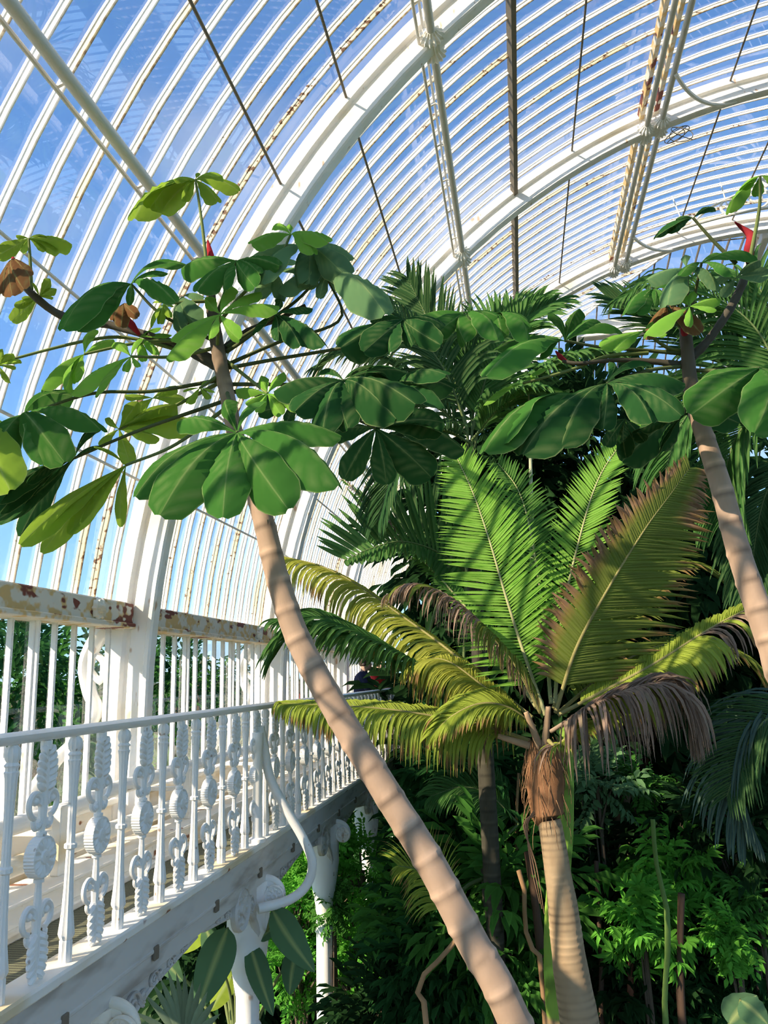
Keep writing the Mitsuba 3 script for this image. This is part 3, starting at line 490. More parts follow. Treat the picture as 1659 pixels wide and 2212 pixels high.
PALM = [{'p': [[0.175, 7.208, 8.534], [0.013, 7.276, 9.112], [-0.114, 7.344, 9.618], [-0.238, 7.48, 10.161], [-0.375, 7.616, 10.65], [-0.526, 7.752, 11.05]], 'up': [-0.25, -0.93, 0.25], 'LL': 0.571, 'LR': 0.544, 'a': (80, 52), 'droop': 0.06, 'n': 86, 'w': 0.0286, 'col': 'bright', 'dead': [], 'lift': 0.0}, {'p': [[0.237, 7.48, 8.62], [0.226, 7.752, 9.466], [0.172, 7.956, 10.218], [0.074, 8.092, 10.729], [-0.122, 8.16, 11.056]], 'up': [0.1, -0.95, 0.25], 'LL': 0.435, 'LR': 0.435, 'a': (75, 50), 'droop': 0.25, 'n': 76, 'w': 0.0258, 'col': 'mid', 'dead': [], 'lift': 0.0}, {'p': [[0.265, 7.344, 8.624], [0.375, 7.48, 9.314], [0.571, 7.616, 10.007], [0.861, 7.82, 10.755], [1.288, 8.024, 11.33]], 'up': [-0.2, -0.95, 0.2], 'LL': 0.367, 'LR': 0.408, 'a': (72, 42), 'droop': 0.05, 'n': 90, 'w': 0.0245, 'col': 'bright', 'dead': [], 'lift': 0.0}, {'p': [[0.257, 7.072, 8.558], [0.46, 6.936, 9.088], [0.77, 6.8, 9.603], [1.087, 6.8, 10.053], [1.33, 6.868, 10.349], [1.515, 6.936, 10.575]], 'up': [0.05, 0.8, 0.6], 'LL': 0.816, 'LR': 0.408, 'a': (72, 48), 'droop': 0.1, 'n': 92, 'w': 0.0408, 'col': 'olive', 'dead': [(1, 0.1, 0.95, 'tip'), (-1, 0.75, 1.0, 'tip')], 'lift': 0.0}, {'p': [[0.275, 7.072, 8.539], [0.69, 7.072, 8.739], [1.121, 7.072, 8.956], [1.554, 7.072, 9.209], [1.863, 7.072, 9.359], [2.204, 7.072, 9.49]], 'up': [-0.3, -0.55, 0.78], 'LL': 0.408, 'LR': 0.571, 'a': (70, 45), 'droop': 1.6, 'n': 92, 'w': 0.0381, 'col': 'lime', 'dead': [(1, 0.62, 1.0)], 'lift': 0.0}, {'p': [[0.207, 7.004, 8.412], [0.506, 6.8, 8.603], [0.772, 6.664, 8.727], [0.978, 6.596, 8.784], [1.131, 6.596, 8.756], [1.222, 6.596, 8.632], [1.25, 6.623, 8.457]], 'up': [0.1, -0.3, 0.95], 'LL': 0.843, 'LR': 0.816, 'a': (58, 34), 'droop': 2.1, 'n': 100, 'w': 0.0408, 'col': 'dead', 'dead': [], 'lift': 0.0}, {'p': [[0.135, 7.072, 8.56], [-0.064, 6.936, 8.989], [-0.354, 6.868, 9.345], [-0.621, 6.868, 9.574], [-0.868, 6.936, 9.672], [-1.108, 7.004, 9.607]], 'up': [0.35, -0.1, 0.93], 'LL': 0.598, 'LR': 0.408, 'a': (62, 42), 'droop': 1.7, 'n': 92, 'w': 0.0354, 'col': 'olive', 'dead': [(1, 0.0, 1.0), (-1, 0.45, 1.0)], 'lift': 0.0}, {'p': [[0.032, 7.208, 8.324], [-0.304, 7.344, 8.424], [-0.752, 7.344, 8.524], [-1.16, 7.276, 8.599], [-1.612, 7.208, 8.648], [-2.133, 7.072, 8.684]], 'up': [0.0, -0.3, 0.95], 'LL': 0.612, 'LR': 0.843, 'a': (70, 50), 'droop': 3.0, 'n': 104, 'w': 0.0299, 'col': 'lime', 'dead': [(1, 0.03, 0.1)], 'lift': 0.0}, {'p': [[0.067, 7.616, 8.495], [-0.347, 7.888, 8.833], [-0.806, 8.16, 9.21], [-1.264, 8.432, 9.551], [-1.738, 8.568, 9.899], [-2.189, 8.704, 10.144], [-2.692, 8.84, 10.306]], 'up': [0.25, -0.5, 0.83], 'LL': 0.762, 'LR': 0.136, 'a': (78, 55), 'droop': 2.4, 'n': 110, 'w': 0.0354, 'col': 'yellow', 'dead': [], 'lift': 0.0}, {'p': [[0.116, 7.752, 8.57], [-0.286, 8.024, 9.234], [-0.745, 8.296, 9.835], [-1.209, 8.568, 10.345], [-1.587, 8.704, 10.814], [-1.934, 8.84, 11.169]], 'up': [0.5, -0.6, 0.6], 'LL': 0.19, 'LR': 0.272, 'a': (50, 35), 'droop': 0.75, 'n': 80, 'w': 0.0354, 'col': 'mid', 'dead': [(-1, 0.62, 1.0), (1, 0.7, 1.0)], 'lift': 0.0}, {'p': [[0.061, 7.48, 8.422], [-0.373, 7.48, 8.797], [-0.666, 7.548, 9.014], [-0.89, 7.616, 9.043], [-1.079, 7.684, 8.962]], 'up': [0.2, -0.4, 0.9], 'LL': 0.544, 'LR': 0.435, 'a': (66, 45), 'droop': 1.9, 'n': 80, 'w': 0.0354, 'col': 'yellow', 'dead': [], 'lift': 0.0}, {'p': [[0.079, 7.208, 8.439], [-0.127, 7.072, 8.604], [-0.357, 7.004, 8.649], [-0.592, 6.936, 8.562], [-0.795, 6.936, 8.395]], 'up': [0.1, -0.4, 0.9], 'LL': 0.408, 'LR': 0.462, 'a': (58, 35), 'droop': 1.1, 'n': 56, 'w': 0.0354, 'col': 'lime', 'dead': [], 'lift': 0.0}, {'p': [[0.303, 7.752, 8.525], [0.886, 8.024, 8.931], [1.463, 8.296, 9.14], [2.007, 8.432, 9.082], [2.32, 8.432, 8.805]], 'up': [-0.1, -0.3, 0.95], 'LL': 0.544, 'LR': 0.68, 'a': (62, 40), 'droop': 0.9, 'n': 64, 'w': 0.0462, 'col': 'olive', 'dead': [], 'lift': 0.0}, {'p': [[0.259, 7.616, 8.573], [0.745, 8.024, 9.332], [1.31, 8.296, 9.881], [1.815, 8.568, 9.939], [2.268, 8.704, 9.646]], 'up': [-0.2, -0.5, 0.85], 'LL': 0.544, 'LR': 0.612, 'a': (62, 40), 'droop': 0.7, 'n': 64, 'w': 0.0462, 'col': 'olive', 'dead': [], 'lift': 0.0}, {'p': [[0.183, 7.004, 8.338], [0.232, 6.868, 8.312], [0.343, 6.773, 8.39], [0.493, 6.732, 8.498]], 'up': [0.0, -0.5, 0.85], 'LL': 0.19, 'LR': 0.354, 'a': (55, 30), 'droop': 0.9, 'n': 34, 'w': 0.0299, 'col': 'lime', 'dead': [(1, 0.0, 0.3)], 'lift': 0.0}]
PALM_TRUNK = ([[0.137, 7.2, 8.323], [0.133, 7.19, 8.134], [0.135, 7.18, 7.948], [0.136, 7.17, 7.727], [0.148, 7.16, 7.685], [0.163, 7.15, 7.585], [0.188, 7.14, 7.3], [0.213, 7.13, 7.02], [0.232, 7.12, 6.679], [0.26, 7.11, 6.38], [0.288, 7.1, 6.087]], [np.float64(0.119), np.float64(0.1536), np.float64(0.1603), np.float64(0.1435), np.float64(0.0967), np.float64(0.1001), np.float64(0.1066), np.float64(0.1205), np.float64(0.1339), np.float64(0.147), np.float64(0.1562)])
GREEN_TRUNK = ([[0.38, 8.0, 8.426], [0.349, 7.983, 8.006], [0.297, 7.967, 7.516], [0.224, 7.95, 7.079], [0.173, 7.933, 6.653], [0.158, 7.917, 6.276], [0.162, 7.9, 5.764]], [np.float64(0.0529), np.float64(0.0739), np.float64(0.09), np.float64(0.1016), np.float64(0.1128), np.float64(0.1238), np.float64(0.1379)])
SPEAR = [[[0.158, 8.0, 9.853], [0.193, 8.1, 10.529], [0.225, 8.2, 11.243], [0.248, 8.3, 11.84]], [0.024, 0.022, 0.016, 0.008]]
KENTIA = [{'p': [[-0.436, 8.51, 11.542], [-0.654, 8.395, 12.225], [-1.038, 8.28, 12.768], [-1.483, 8.165, 13.183], [-1.936, 8.05, 13.375]], 'up': [-0.3, -0.3, 0.9], 'LL': 0.966, 'LR': 0.994, 'a': (58, 42), 'droop': 1.0, 'n': 44, 'w': 0.046, 'col': 'dark', 'dead': [], 'lift': 0.0}, {'p': [[-0.448, 8.74, 11.614], [-0.63, 8.855, 12.518], [-0.894, 8.97, 13.187], [-1.118, 9.085, 13.763]], 'up': [-0.4, -0.8, 0.4], 'LL': 0.966, 'LR': 0.856, 'a': (40, 25), 'droop': 0.25, 'n': 40, 'w': 0.046, 'col': 'dark', 'dead': [], 'lift': 0.0}, {'p': [[-0.396, 8.74, 11.61], [-0.146, 8.74, 12.369], [0.199, 8.74, 12.848], [0.644, 8.855, 13.144]], 'up': [0.2, -0.5, 0.85], 'LL': 0.911, 'LR': 0.911, 'a': (50, 35), 'droop': 0.6, 'n': 40, 'w': 0.0552, 'col': 'kent', 'dead': [], 'lift': 0.0}, {'p': [[-0.406, 8.97, 11.681], [-0.32, 9.085, 12.463], [-0.017, 9.2, 13.019], [0.515, 9.315, 13.445]], 'up': [0.1, -0.6, 0.8], 'LL': 0.856, 'LR': 0.856, 'a': (45, 30), 'droop': 0.5, 'n': 40, 'w': 0.0517, 'col': 'kent', 'dead': [], 'lift': 0.0}, {'p': [[-0.445, 8.625, 11.524], [-0.822, 8.395, 11.914], [-1.21, 8.28, 12.287], [-1.657, 8.165, 12.448], [-2.03, 8.165, 12.319]], 'up': [-0.2, -0.3, 0.93], 'LL': 0.856, 'LR': 0.911, 'a': (58, 42), 'droop': 1.0, 'n': 44, 'w': 0.046, 'col': 'dark', 'dead': [], 'lift': 0.0}, {'p': [[-0.342, 8.625, 11.516], [0.301, 8.395, 12.029], [0.848, 8.28, 12.198], [1.366, 8.28, 12.096]], 'up': [0.2, -0.3, 0.93], 'LL': 0.856, 'LR': 0.856, 'a': (55, 40), 'droop': 0.9, 'n': 44, 'w': 0.0517, 'col': 'kent', 'dead': [], 'lift': 0.0}, {'p': [[-0.385, 8.395, 11.398], [-0.064, 8.165, 11.664], [0.279, 8.05, 11.748], [0.635, 7.935, 11.527]], 'up': [0.2, -0.3, 0.93], 'LL': 0.759, 'LR': 0.759, 'a': (55, 40), 'droop': 0.8, 'n': 40, 'w': 0.0517, 'col': 'kent', 'dead': [], 'lift': 0.0}, {'p': [[-0.393, 8.51, 11.379], [-0.674, 8.28, 11.491], [-0.967, 8.165, 11.375], [-1.211, 8.05, 11.004], [-1.373, 8.05, 10.516]], 'up': [-0.3, -0.4, 0.85], 'LL': 0.911, 'LR': 0.911, 'a': (58, 40), 'droop': 0.9, 'n': 44, 'w': 0.046, 'col': 'dark', 'dead': [], 'lift': 0.0}, {'p': [[-0.38, 8.74, 9.866], [-0.801, 8.51, 10.187], [-1.169, 8.28, 10.297], [-1.5, 8.165, 10.222], [-1.751, 8.05, 10.096]], 'up': [-0.1, -0.75, 0.65], 'LL': 0.483, 'LR': 1.173, 'a': (80, 70), 'droop': 0.05, 'n': 30, 'w': 0.069, 'col': 'kent', 'dead': [], 'lift': 0.0}, {'p': [[-0.39, 8.97, 9.892], [-0.796, 9.085, 10.406], [-1.224, 9.085, 10.539], [-1.726, 9.085, 10.291]], 'up': [-0.1, -0.9, 0.4], 'LL': 0.414, 'LR': 1.104, 'a': (85, 75), 'droop': -0.05, 'n': 30, 'w': 0.0633, 'col': 'dark', 'dead': [], 'lift': 0.0}, {'p': [[-0.604, 8.28, 8.699], [-1.066, 7.935, 9.03], [-1.527, 7.705, 9.307], [-1.914, 7.59, 9.472], [-2.3, 7.475, 9.457]], 'up': [-0.2, -0.3, 0.93], 'LL': 0.759, 'LR': 0.828, 'a': (52, 35), 'droop': 1.1, 'n': 40, 'w': 0.0517, 'col': 'kent', 'dead': [], 'lift': 0.0}, {'p': [[-1.071, 8.28, 8.848], [-1.503, 8.05, 9.183], [-1.954, 7.935, 9.379], [-2.294, 7.935, 9.345], [-2.49, 7.935, 9.118]], 'up': [-0.2, -0.2, 0.95], 'LL': 0.828, 'LR': 0.897, 'a': (50, 32), 'droop': 1.2, 'n': 44, 'w': 0.0575, 'col': 'kent', 'dead': [], 'lift': 0.0}]
KENTIA2 = [{'p': [[2.802, 8.05, 11.287], [2.562, 8.05, 12.188], [2.165, 8.05, 12.636], [1.727, 8.05, 12.842], [1.298, 8.05, 12.733]], 'up': [-0.3, -0.4, 0.85], 'LL': 1.104, 'LR': 1.104, 'a': (55, 40), 'droop': 1.0, 'n': 44, 'w': 0.046, 'col': 'kent', 'dead': [], 'lift': 0.0}, {'p': [[2.882, 8.28, 11.355], [2.284, 8.395, 12.159], [1.688, 8.51, 12.642], [1.174, 8.51, 12.974]], 'up': [-0.3, -0.6, 0.7], 'LL': 0.911, 'LR': 0.911, 'a': (38, 25), 'droop': 0.3, 'n': 40, 'w': 0.0529, 'col': 'dark', 'dead': [], 'lift': 0.0}, {'p': [[2.694, 7.82, 10.991], [2.266, 7.59, 11.409], [1.913, 7.475, 11.445], [1.591, 7.475, 11.11], [1.43, 7.475, 10.72]], 'up': [-0.2, -0.4, 0.9], 'LL': 1.035, 'LR': 1.035, 'a': (55, 40), 'droop': 1.1, 'n': 44, 'w': 0.0506, 'col': 'kent', 'dead': [], 'lift': 0.0}, {'p': [[2.733, 7.935, 11.022], [2.438, 7.705, 11.205], [2.144, 7.59, 11.056], [1.984, 7.59, 10.71], [1.893, 7.59, 10.234]], 'up': [-0.2, -0.5, 0.8], 'LL': 0.966, 'LR': 0.966, 'a': (45, 30), 'droop': 1.0, 'n': 40, 'w': 0.0506, 'col': 'kent', 'dead': [], 'lift': 0.0}, {'p': [[2.846, 8.28, 11.066], [2.656, 8.165, 10.858], [2.442, 8.165, 10.496], [2.305, 8.165, 10.043], [2.211, 8.165, 9.596]], 'up': [-0.3, -0.7, 0.5], 'LL': 0.828, 'LR': 0.828, 'a': (45, 30), 'droop': 1.0, 'n': 40, 'w': 0.0506, 'col': 'dark', 'dead': [], 'lift': 0.0}, {'p': [[2.894, 8.28, 11.452], [2.728, 8.28, 12.687], [2.513, 8.395, 12.983], [2.175, 8.395, 12.914]], 'up': [-0.2, -0.6, 0.8], 'LL': 0.856, 'LR': 0.856, 'a': (45, 30), 'droop': 0.8, 'n': 40, 'w': 0.046, 'col': 'kent', 'dead': [], 'lift': 0.0}]
LOWFRONDS = [{'p': [[2.291, 7.0, 8.666], [1.935, 7.0, 8.602], [1.658, 7.0, 8.319], [1.584, 7.0, 7.965], [1.65, 7.0, 7.619]], 'up': [-0.3, -0.5, 0.8], 'LL': 0.72, 'LR': 0.72, 'a': (40, 22), 'droop': 1.0, 'n': 44, 'w': 0.03, 'col': 'blue', 'dead': [], 'lift': 0.0}, {'p': [[2.225, 6.8, 8.673], [1.83, 6.8, 8.471], [1.629, 6.8, 8.197], [1.498, 6.8, 7.924]], 'up': [-0.3, -0.5, 0.8], 'LL': 0.6, 'LR': 0.6, 'a': (55, 40), 'droop': 0.3, 'n': 44, 'w': 0.02, 'col': 'dark', 'dead': [], 'lift': 0.0}, {'p': [[-0.141, 9.5, 7.248], [-0.428, 9.4, 7.558], [-0.725, 9.3, 7.671], [-1.079, 9.2, 7.588]], 'up': [0.0, -0.5, 0.85], 'LL': 0.6, 'LR': 0.6, 'a': (55, 40), 'droop': 0.8, 'n': 40, 'w': 0.04, 'col': 'kent', 'dead': [], 'lift': 0.0}, {'p': [[-0.903, 8.5, 6.554], [-1.019, 8.4, 6.832], [-1.138, 8.3, 7.024], [-1.305, 8.2, 7.087]], 'up': [0.0, -0.5, 0.85], 'LL': 0.6, 'LR': 0.6, 'a': (55, 40), 'droop': 0.5, 'n': 40, 'w': 0.02, 'col': 'lime', 'dead': [], 'lift': 0.0}]
SHRUBS = [([-2.848, 11.2, 6.325], np.float64(0.36), 1.0, 'pin', 'vivid', 0.13, 200), ([-3.098, 11.0, 5.911], np.float64(0.47), 1.0, 'pin', 'vivid', 0.13, 180), ([-3.045, 10.8, 5.252], np.float64(0.43), 1.0, 'pin', 'vivid', 0.12, 160), ([-2.355, 11.0, 5.563], np.float64(0.49), 1.0, 'pin', 'vivid', 0.13, 130), ([-1.177, 11.0, 7.1], np.float64(0.16), 1.0, 'twig', 'deep', 0.26, 90), ([-0.845, 9.8, 7.605], np.float64(0.21), 1.0, 'twig', 'deep', 0.24, 90), ([-1.205, 10.0, 6.642], np.float64(0.15), 1.0, 'twig', 'deep', 0.24, 90), ([-0.592, 10.4, 6.77], np.float64(0.29), 1.0, 'twig', 'black', 0.2, 100), ([-0.37, 9.0, 6.561], np.float64(0.18), 1.0, 'twig', 'mid', 0.3, 70), ([-1.308, 9.4, 6.205], np.float64(0.14), 1.0, 'twig', 'mid', 0.22, 110), ([-1.004, 9.2, 5.727], np.float64(0.27), 1.0, 'twig', 'deep', 0.22, 130), ([-0.264, 9.0, 5.948], np.float64(0.15), 1.0, 'twig', 'mid', 0.22, 80), ([-1.671, 9.0, 5.468], np.float64(0.12), 1.0, 'twig', 'black', 0.2, 100), ([0.75, 9.6, 7.624], np.float64(0.17), 1.0, 'pin', 'grey', 0.2, 50), ([1.306, 10.0, 7.62], np.float64(0.2), 1.0, 'pin', 'mid', 0.13, 60), ([1.436, 9.4, 6.852], np.float64(0.23), 1.0, 'palm', 'vivid', 0.17, 50), ([1.025, 8.8, 6.383], np.float64(0.14), 1.0, 'palm', 'vivid', 0.17, 40), ([1.857, 9.6, 6.443], np.float64(0.33), 1.0, 'palm', 'deep', 0.17, 60), ([2.111, 9.8, 5.754], np.float64(0.25), 1.0, 'twig', 'deep', 0.22, 120), ([0.774, 9.4, 5.758], np.float64(0.24), 1.0, 'twig', 'black', 0.22, 110), ([1.438, 9.6, 5.533], np.float64(0.27), 1.0, 'palm', 'deep', 0.2, 110), ([2.262, 9.6, 7.143], np.float64(0.38), 1.0, 'twig', 'black', 0.2, 120), ([1.885, 8.8, 6.361], np.float64(0.1), 1.0, 'pin', 'vivid', 0.14, 60), ([-0.484, 10.5, 7.291], np.float64(0.21), 1.0, 'twig', 'deep', 0.25, 80), ([0.928, 10.0, 6.814], np.float64(0.26), 1.0, 'twig', 'black', 0.2, 90), ([-2.255, 11.2, 6.361], np.float64(0.48), 1.0, 'pin', 'vivid', 0.13, 120), ([-2.424, 10.2, 6.162], np.float64(0.13), 1.0, 'pin', 'mid', 0.11, 70), ([2.174, 9.0, 6.562], np.float64(0.1), 1.0, 'palm', 'mid', 0.13, 30)]
BACKTREES = [([-5.029, 17.0, 5.75], np.float64(0.51), 1.0, 'twig', 'mid', 0.5, 90), ([-3.272, 17.0, 5.312], np.float64(0.72), 1.0, 'twig', 'deep', 0.55, 110), ([-1.611, 17.0, 4.466], np.float64(1.38), 1.0, 'twig', 'black', 0.55, 110), ([0.045, 17.0, 4.915], np.float64(1.36), 1.0, 'twig', 'black', 0.55, 110), ([1.595, 17.0, 4.52], np.float64(1.33), 1.0, 'twig', 'black', 0.55, 110), ([3.122, 17.0, 4.546], np.float64(1.4), 1.0, 'twig', 'black', 0.55, 110), ([4.522, 17.0, 4.57], np.float64(1.38), 1.0, 'twig', 'black', 0.55, 110), ([-1.934, 18.0, 7.003], np.float64(0.45), 1.0, 'twig', 'deep', 0.55, 110), ([-0.814, 15.0, 7.392], np.float64(1.08), 1.0, 'twig', 'black', 0.5, 130), ([0.743, 15.0, 7.534], np.float64(1.15), 1.0, 'twig', 'black', 0.5, 130), ([2.239, 15.0, 7.517], np.float64(1.21), 1.0, 'twig', 'black', 0.5, 130), ([3.702, 15.0, 7.652], np.float64(1.19), 1.0, 'twig', 'black', 0.5, 130), ([-0.545, 13.0, 9.297], np.float64(0.33), 1.0, 'twig', 'black', 0.34, 140), ([0.038, 13.0, 9.278], np.float64(1.03), 1.0, 'twig', 'black', 0.45, 140), ([1.4, 13.0, 9.377], np.float64(1.08), 1.0, 'twig', 'black', 0.45, 140), ([2.706, 13.0, 9.333], np.float64(1.07), 1.0, 'twig', 'black', 0.45, 140), ([3.821, 13.0, 9.157], np.float64(0.98), 1.0, 'twig', 'black', 0.45, 140), ([0.119, 13.0, 11.838], np.float64(1.07), 1.0, 'twig', 'black', 0.4, 150), ([1.26, 13.0, 12.152], np.float64(0.98), 1.0, 'twig', 'black', 0.4, 140), ([0.496, 13.0, 10.738], np.float64(0.97), 1.0, 'twig', 'black', 0.4, 120), ([2.261, 13.0, 11.168], np.float64(0.96), 1.0, 'twig', 'black', 0.4, 140), ([-0.735, 12.5, 10.804], np.float64(0.66), 1.0, 'twig', 'black', 0.4, 110), ([1.631, 13.0, 10.458], np.float64(0.95), 1.0, 'twig', 'black', 0.4, 120), ([-3.765, 15.0, 3.81], np.float64(0.68), 1.0, 'twig', 'black', 0.5, 110), ([-2.136, 14.0, 3.849], np.float64(0.57), 1.0, 'twig', 'black', 0.5, 120), ([-0.882, 14.0, 3.691], np.float64(1.1), 1.0, 'twig', 'black', 0.5, 120), ([0.428, 14.0, 3.934], np.float64(1.09), 1.0, 'twig', 'black', 0.5, 120), ([1.824, 14.0, 3.981], np.float64(1.07), 1.0, 'twig', 'black', 0.5, 120), ([3.151, 14.0, 3.835], np.float64(1.05), 1.0, 'twig', 'black', 0.5, 120), ([-5.124, 13.0, 4.301], np.float64(0.5), 1.0, 'twig', 'black', 0.4, 110), ([-4.961, 15.0, 4.539], np.float64(0.4), 1.0, 'twig', 'deep', 0.4, 110)]
BIGLEAVES = [([-2.593, 7.0, 6.841], [-2.734, 6.7, 6.307], [0.3, -0.85, 0.4], 0.3, 'slate'), ([-2.874, 7.6, 6.37], [-3.09, 7.7, 6.67], [0, -0.8, 0.6], 0.22, 'slate'), ([-2.264, 7.2, 6.939], [-1.809, 6.9, 6.556], [-0.3, -0.8, 0.5], 0.26, 'slate'), ([-2.498, 7.3, 6.626], [-2.192, 7.0, 6.181], [0.2, -0.9, 0.3], 0.2, 'slate'), ([-2.164, 7.6, 6.504], [-2.2, 7.5, 6.159], [0, -0.9, 0.4], 0.22, 'slate'), ([-2.414, 7.3, 6.665], [-2.276, 7.4, 6.752], [0, -0.7, 0.7], 0.12, 'slate'), ([-3.218, 8.2, 6.548], [-3.485, 8.1, 6.275], [0.2, -0.8, 0.5], 0.22, 'acid'), ([-3.141, 8.2, 6.295], [-2.957, 8.1, 6.083], [0.1, -0.8, 0.5], 0.2, 'acid'), ([-2.921, 8.0, 6.118], [-3.086, 7.9, 5.848], [0.2, -0.8, 0.5], 0.2, 'acid'), ([-3.423, 8.4, 6.554], [-3.351, 8.4, 6.732], [0, -0.9, 0.4], 0.16, 'acid'), ([-3.636, 7.9, 6.334], [-3.327, 7.8, 6.133], [0.2, -0.8, 0.5], 0.18, 'slate')]
BIGLEAVES2 = [([1.263, 6.4, 6.486], [1.489, 6.5, 6.638], [-0.2, -0.7, 0.7], 0.26, 'slate'), ([1.356, 6.4, 6.64], [1.496, 6.3, 6.525], [0.0, -0.7, 0.7], 0.2, 'slate')]
FAN = [[-2.676, 6.3, 6.216], [[-2.994, 6.205, 6.561], [-2.927, 6.227, 6.683], [-2.87, 6.245, 6.758], [-2.812, 6.263, 6.786], [-2.754, 6.281, 6.831], [-2.691, 6.3, 6.801], [-2.62, 6.283, 6.818], [-2.545, 6.265, 6.771], [-2.475, 6.248, 6.753], [-2.413, 6.233, 6.703], [-2.34, 6.215, 6.658], [-2.299, 6.205, 6.569], [-3.015, 6.197, 6.437]]]
STEMS = [(([[-0.052, 8.6, 7.142], [-0.019, 8.6, 6.798], [0.012, 8.6, 6.376], [0.03, 8.6, 5.964], [0.041, 8.6, 5.481]], [np.float64(0.037), np.float64(0.0459), np.float64(0.0544), np.float64(0.0583), np.float64(0.062)]), 'dark', 'dark brown slim trunk left of the tan palm trunk'), (([[-0.15, 8.4, 7.013], [-0.094, 8.4, 6.762], [-0.124, 8.4, 6.576], [-0.079, 8.4, 6.311], [0.01, 8.4, 6.072]], [np.float64(0.0226), np.float64(0.0246), np.float64(0.0268), np.float64(0.0243), np.float64(0.0263)]), 'tan', 'thin crooked tan stem beside the dark brown slim trunk'), (([[1.125, 8.2, 7.518], [1.119, 8.2, 7.274], [1.13, 8.2, 7.032], [1.178, 8.2, 6.755], [1.142, 8.2, 6.288], [1.076, 8.2, 5.682]], [np.float64(0.0195), np.float64(0.0259), np.float64(0.0278), np.float64(0.0319), np.float64(0.0336), np.float64(0.0372)]), 'green', 'pale green cane rising through the bright green shrubs on the right'), (([[0.637, 9.0, 6.976], [0.621, 9.0, 6.534], [0.616, 9.0, 6.015], [0.572, 9.0, 5.343]], [np.float64(0.0215), np.float64(0.0283), np.float64(0.035), np.float64(0.0367)]), 'dark', 'thin dark straight stem just right of the tan palm trunk'), (([[0.9, 9.0, 6.279], [0.889, 9.0, 5.938], [0.865, 9.0, 5.355]], [np.float64(0.0327), np.float64(0.0416), np.float64(0.0456)]), 'red', 'reddish brown stem low between the dark shrubs right of the palm'), (([[-0.683, 8.0, 6.576], [-0.863, 8.0, 6.367], [-1.109, 8.0, 6.134], [-1.103, 8.0, 5.94], [-1.053, 8.0, 5.675]], [np.float64(0.0214), np.float64(0.0278), np.float64(0.032), np.float64(0.0382), np.float64(0.0506)]), 'tan', 'bent tan branch low behind the leaning cecropia trunk'), (([[1.384, 8.6, 6.777], [1.327, 8.6, 6.285], [1.279, 8.6, 5.531]], [np.float64(0.0312), np.float64(0.044), np.float64(0.0561)]), 'dark', 'dark red trunk behind the pale green cane'), (([[-0.109, 9.6, 7.779], [-0.157, 9.6, 7.329], [-0.183, 9.6, 6.888]], [np.float64(0.0132), np.float64(0.0183), np.float64(0.0207)]), 'tan', 'short pale upright stem in the dark leaves left of the palm head')]

# ------------------------------------------------------------------ the gallery
XR = -2.42                                   # the railing's plane
RAILT = EYE - .245
g = struct('gallery_floor')
put('gallery_floor__walkway', mikit.ply(box(XW, XR - .10, -6, YHIP + R, GAL - .07, GAL - .035), 'grating'))
put('gallery_floor__kerb', mikit.ply(box(XR - .12, XR + .08, -6, YHIP + R, GAL - .06, GAL, .012), 'cream_paint'))
put('gallery_floor__plank', mikit.ply(box(XW + .05, XW + .76, -6, YHIP + R, GAL - .035, GAL + .015, .01), 'cream_paint'))
put('gallery_floor__fascia', mikit.ply(join(box(XR - .06, XR + .055, -6, YHIP + R, GAL - .23, GAL - .05, .004), box(XR - .06, XR + .075, -6, YHIP + R, GAL - .055, GAL - .03, .008),
                                            box(XR - .06, XR + .04, -6, YHIP + R, GAL - .37, GAL - .24, .004), box(XR - .06, XR + .06, -6, YHIP + R, GAL - .255, GAL - .225, .008)), 'fascia_paint'))
put('gallery_floor__deck_beam', mikit.ply(box(XW, XR - .04, -6, YHIP + R, GAL - .30, GAL - .072), 'fascia_paint'))
for y in np.arange(3.05, 20, 1.03):          # small bolt plates on the fascia
    put('gallery_floor__bolt_plate', mikit.ply(box(XR + .05, XR + .068, y - .03, y + .03, GAL - .295, GAL - .215, .004), 'dark_rod'))

# heating pipes and the timber casing along the wall
pp = [(XW + .46, y, EYE - .87 + (.0 if y < 5.6 else .05 * min(1, (y - 5.6) / .5)) + .012 * (y > 7)) for y in np.arange(-4, 22, .35)]
k = thing('heating_pipe', 'thick white heating pipe with a slight kink, upper of the two behind the railing', 'pipe')
scene[k] = mikit.ply(tube(spline(pp, 160), .058, 14), 'iron_paint', smooth=40)
k = thing('heating_pipe', 'straight cream heating pipe, lower of the two, just above the timber casing', 'pipe')
scene[k] = mikit.ply(tube([(XW + .46, -4, EYE - 1.12), (XW + .46, 22, EYE - 1.12)], .062, 14), 'cream_paint', smooth=40)
k = thing('pipe_casing', 'long low cream timber casing on the gallery floor below the pipes', 'casing')
put(k + '__board', mikit.ply(box(XW + .66, XW + .70, -4, 22, GAL + .015, GAL + .13, .006), 'cream_paint'))
put(k + '__lid', mikit.ply(box(XW + .39, XW + .72, -4, 22, GAL + .13, GAL + .155, .006), 'cream_paint'))
BRK = {3.2: 'nearest one at the left edge', 5.25: 'second from the left edge', 7.4: 'third from the left, behind the hose', 9.5: 'fourth from the left', 11.6: 'fifth, far along the gallery', 13.8: 'last one at the far end'}
for y in (3.2, 5.25, 7.4, 9.5, 11.6, 13.8):
    k = thing('pipe_bracket', 'cream upright bracket of the heating pipes, ' + BRK[y], 'bracket', 'brackets of the heating pipes')
    scene[k] = mikit.ply(join(box(XW + .53, XW + .60, y - .045, y + .045, GAL + .155, EYE - .80, .008), box(XW + .08, XW + .56, y - .03, y + .03, EYE - 1.0, EYE - .96, .006)), 'cream_paint')

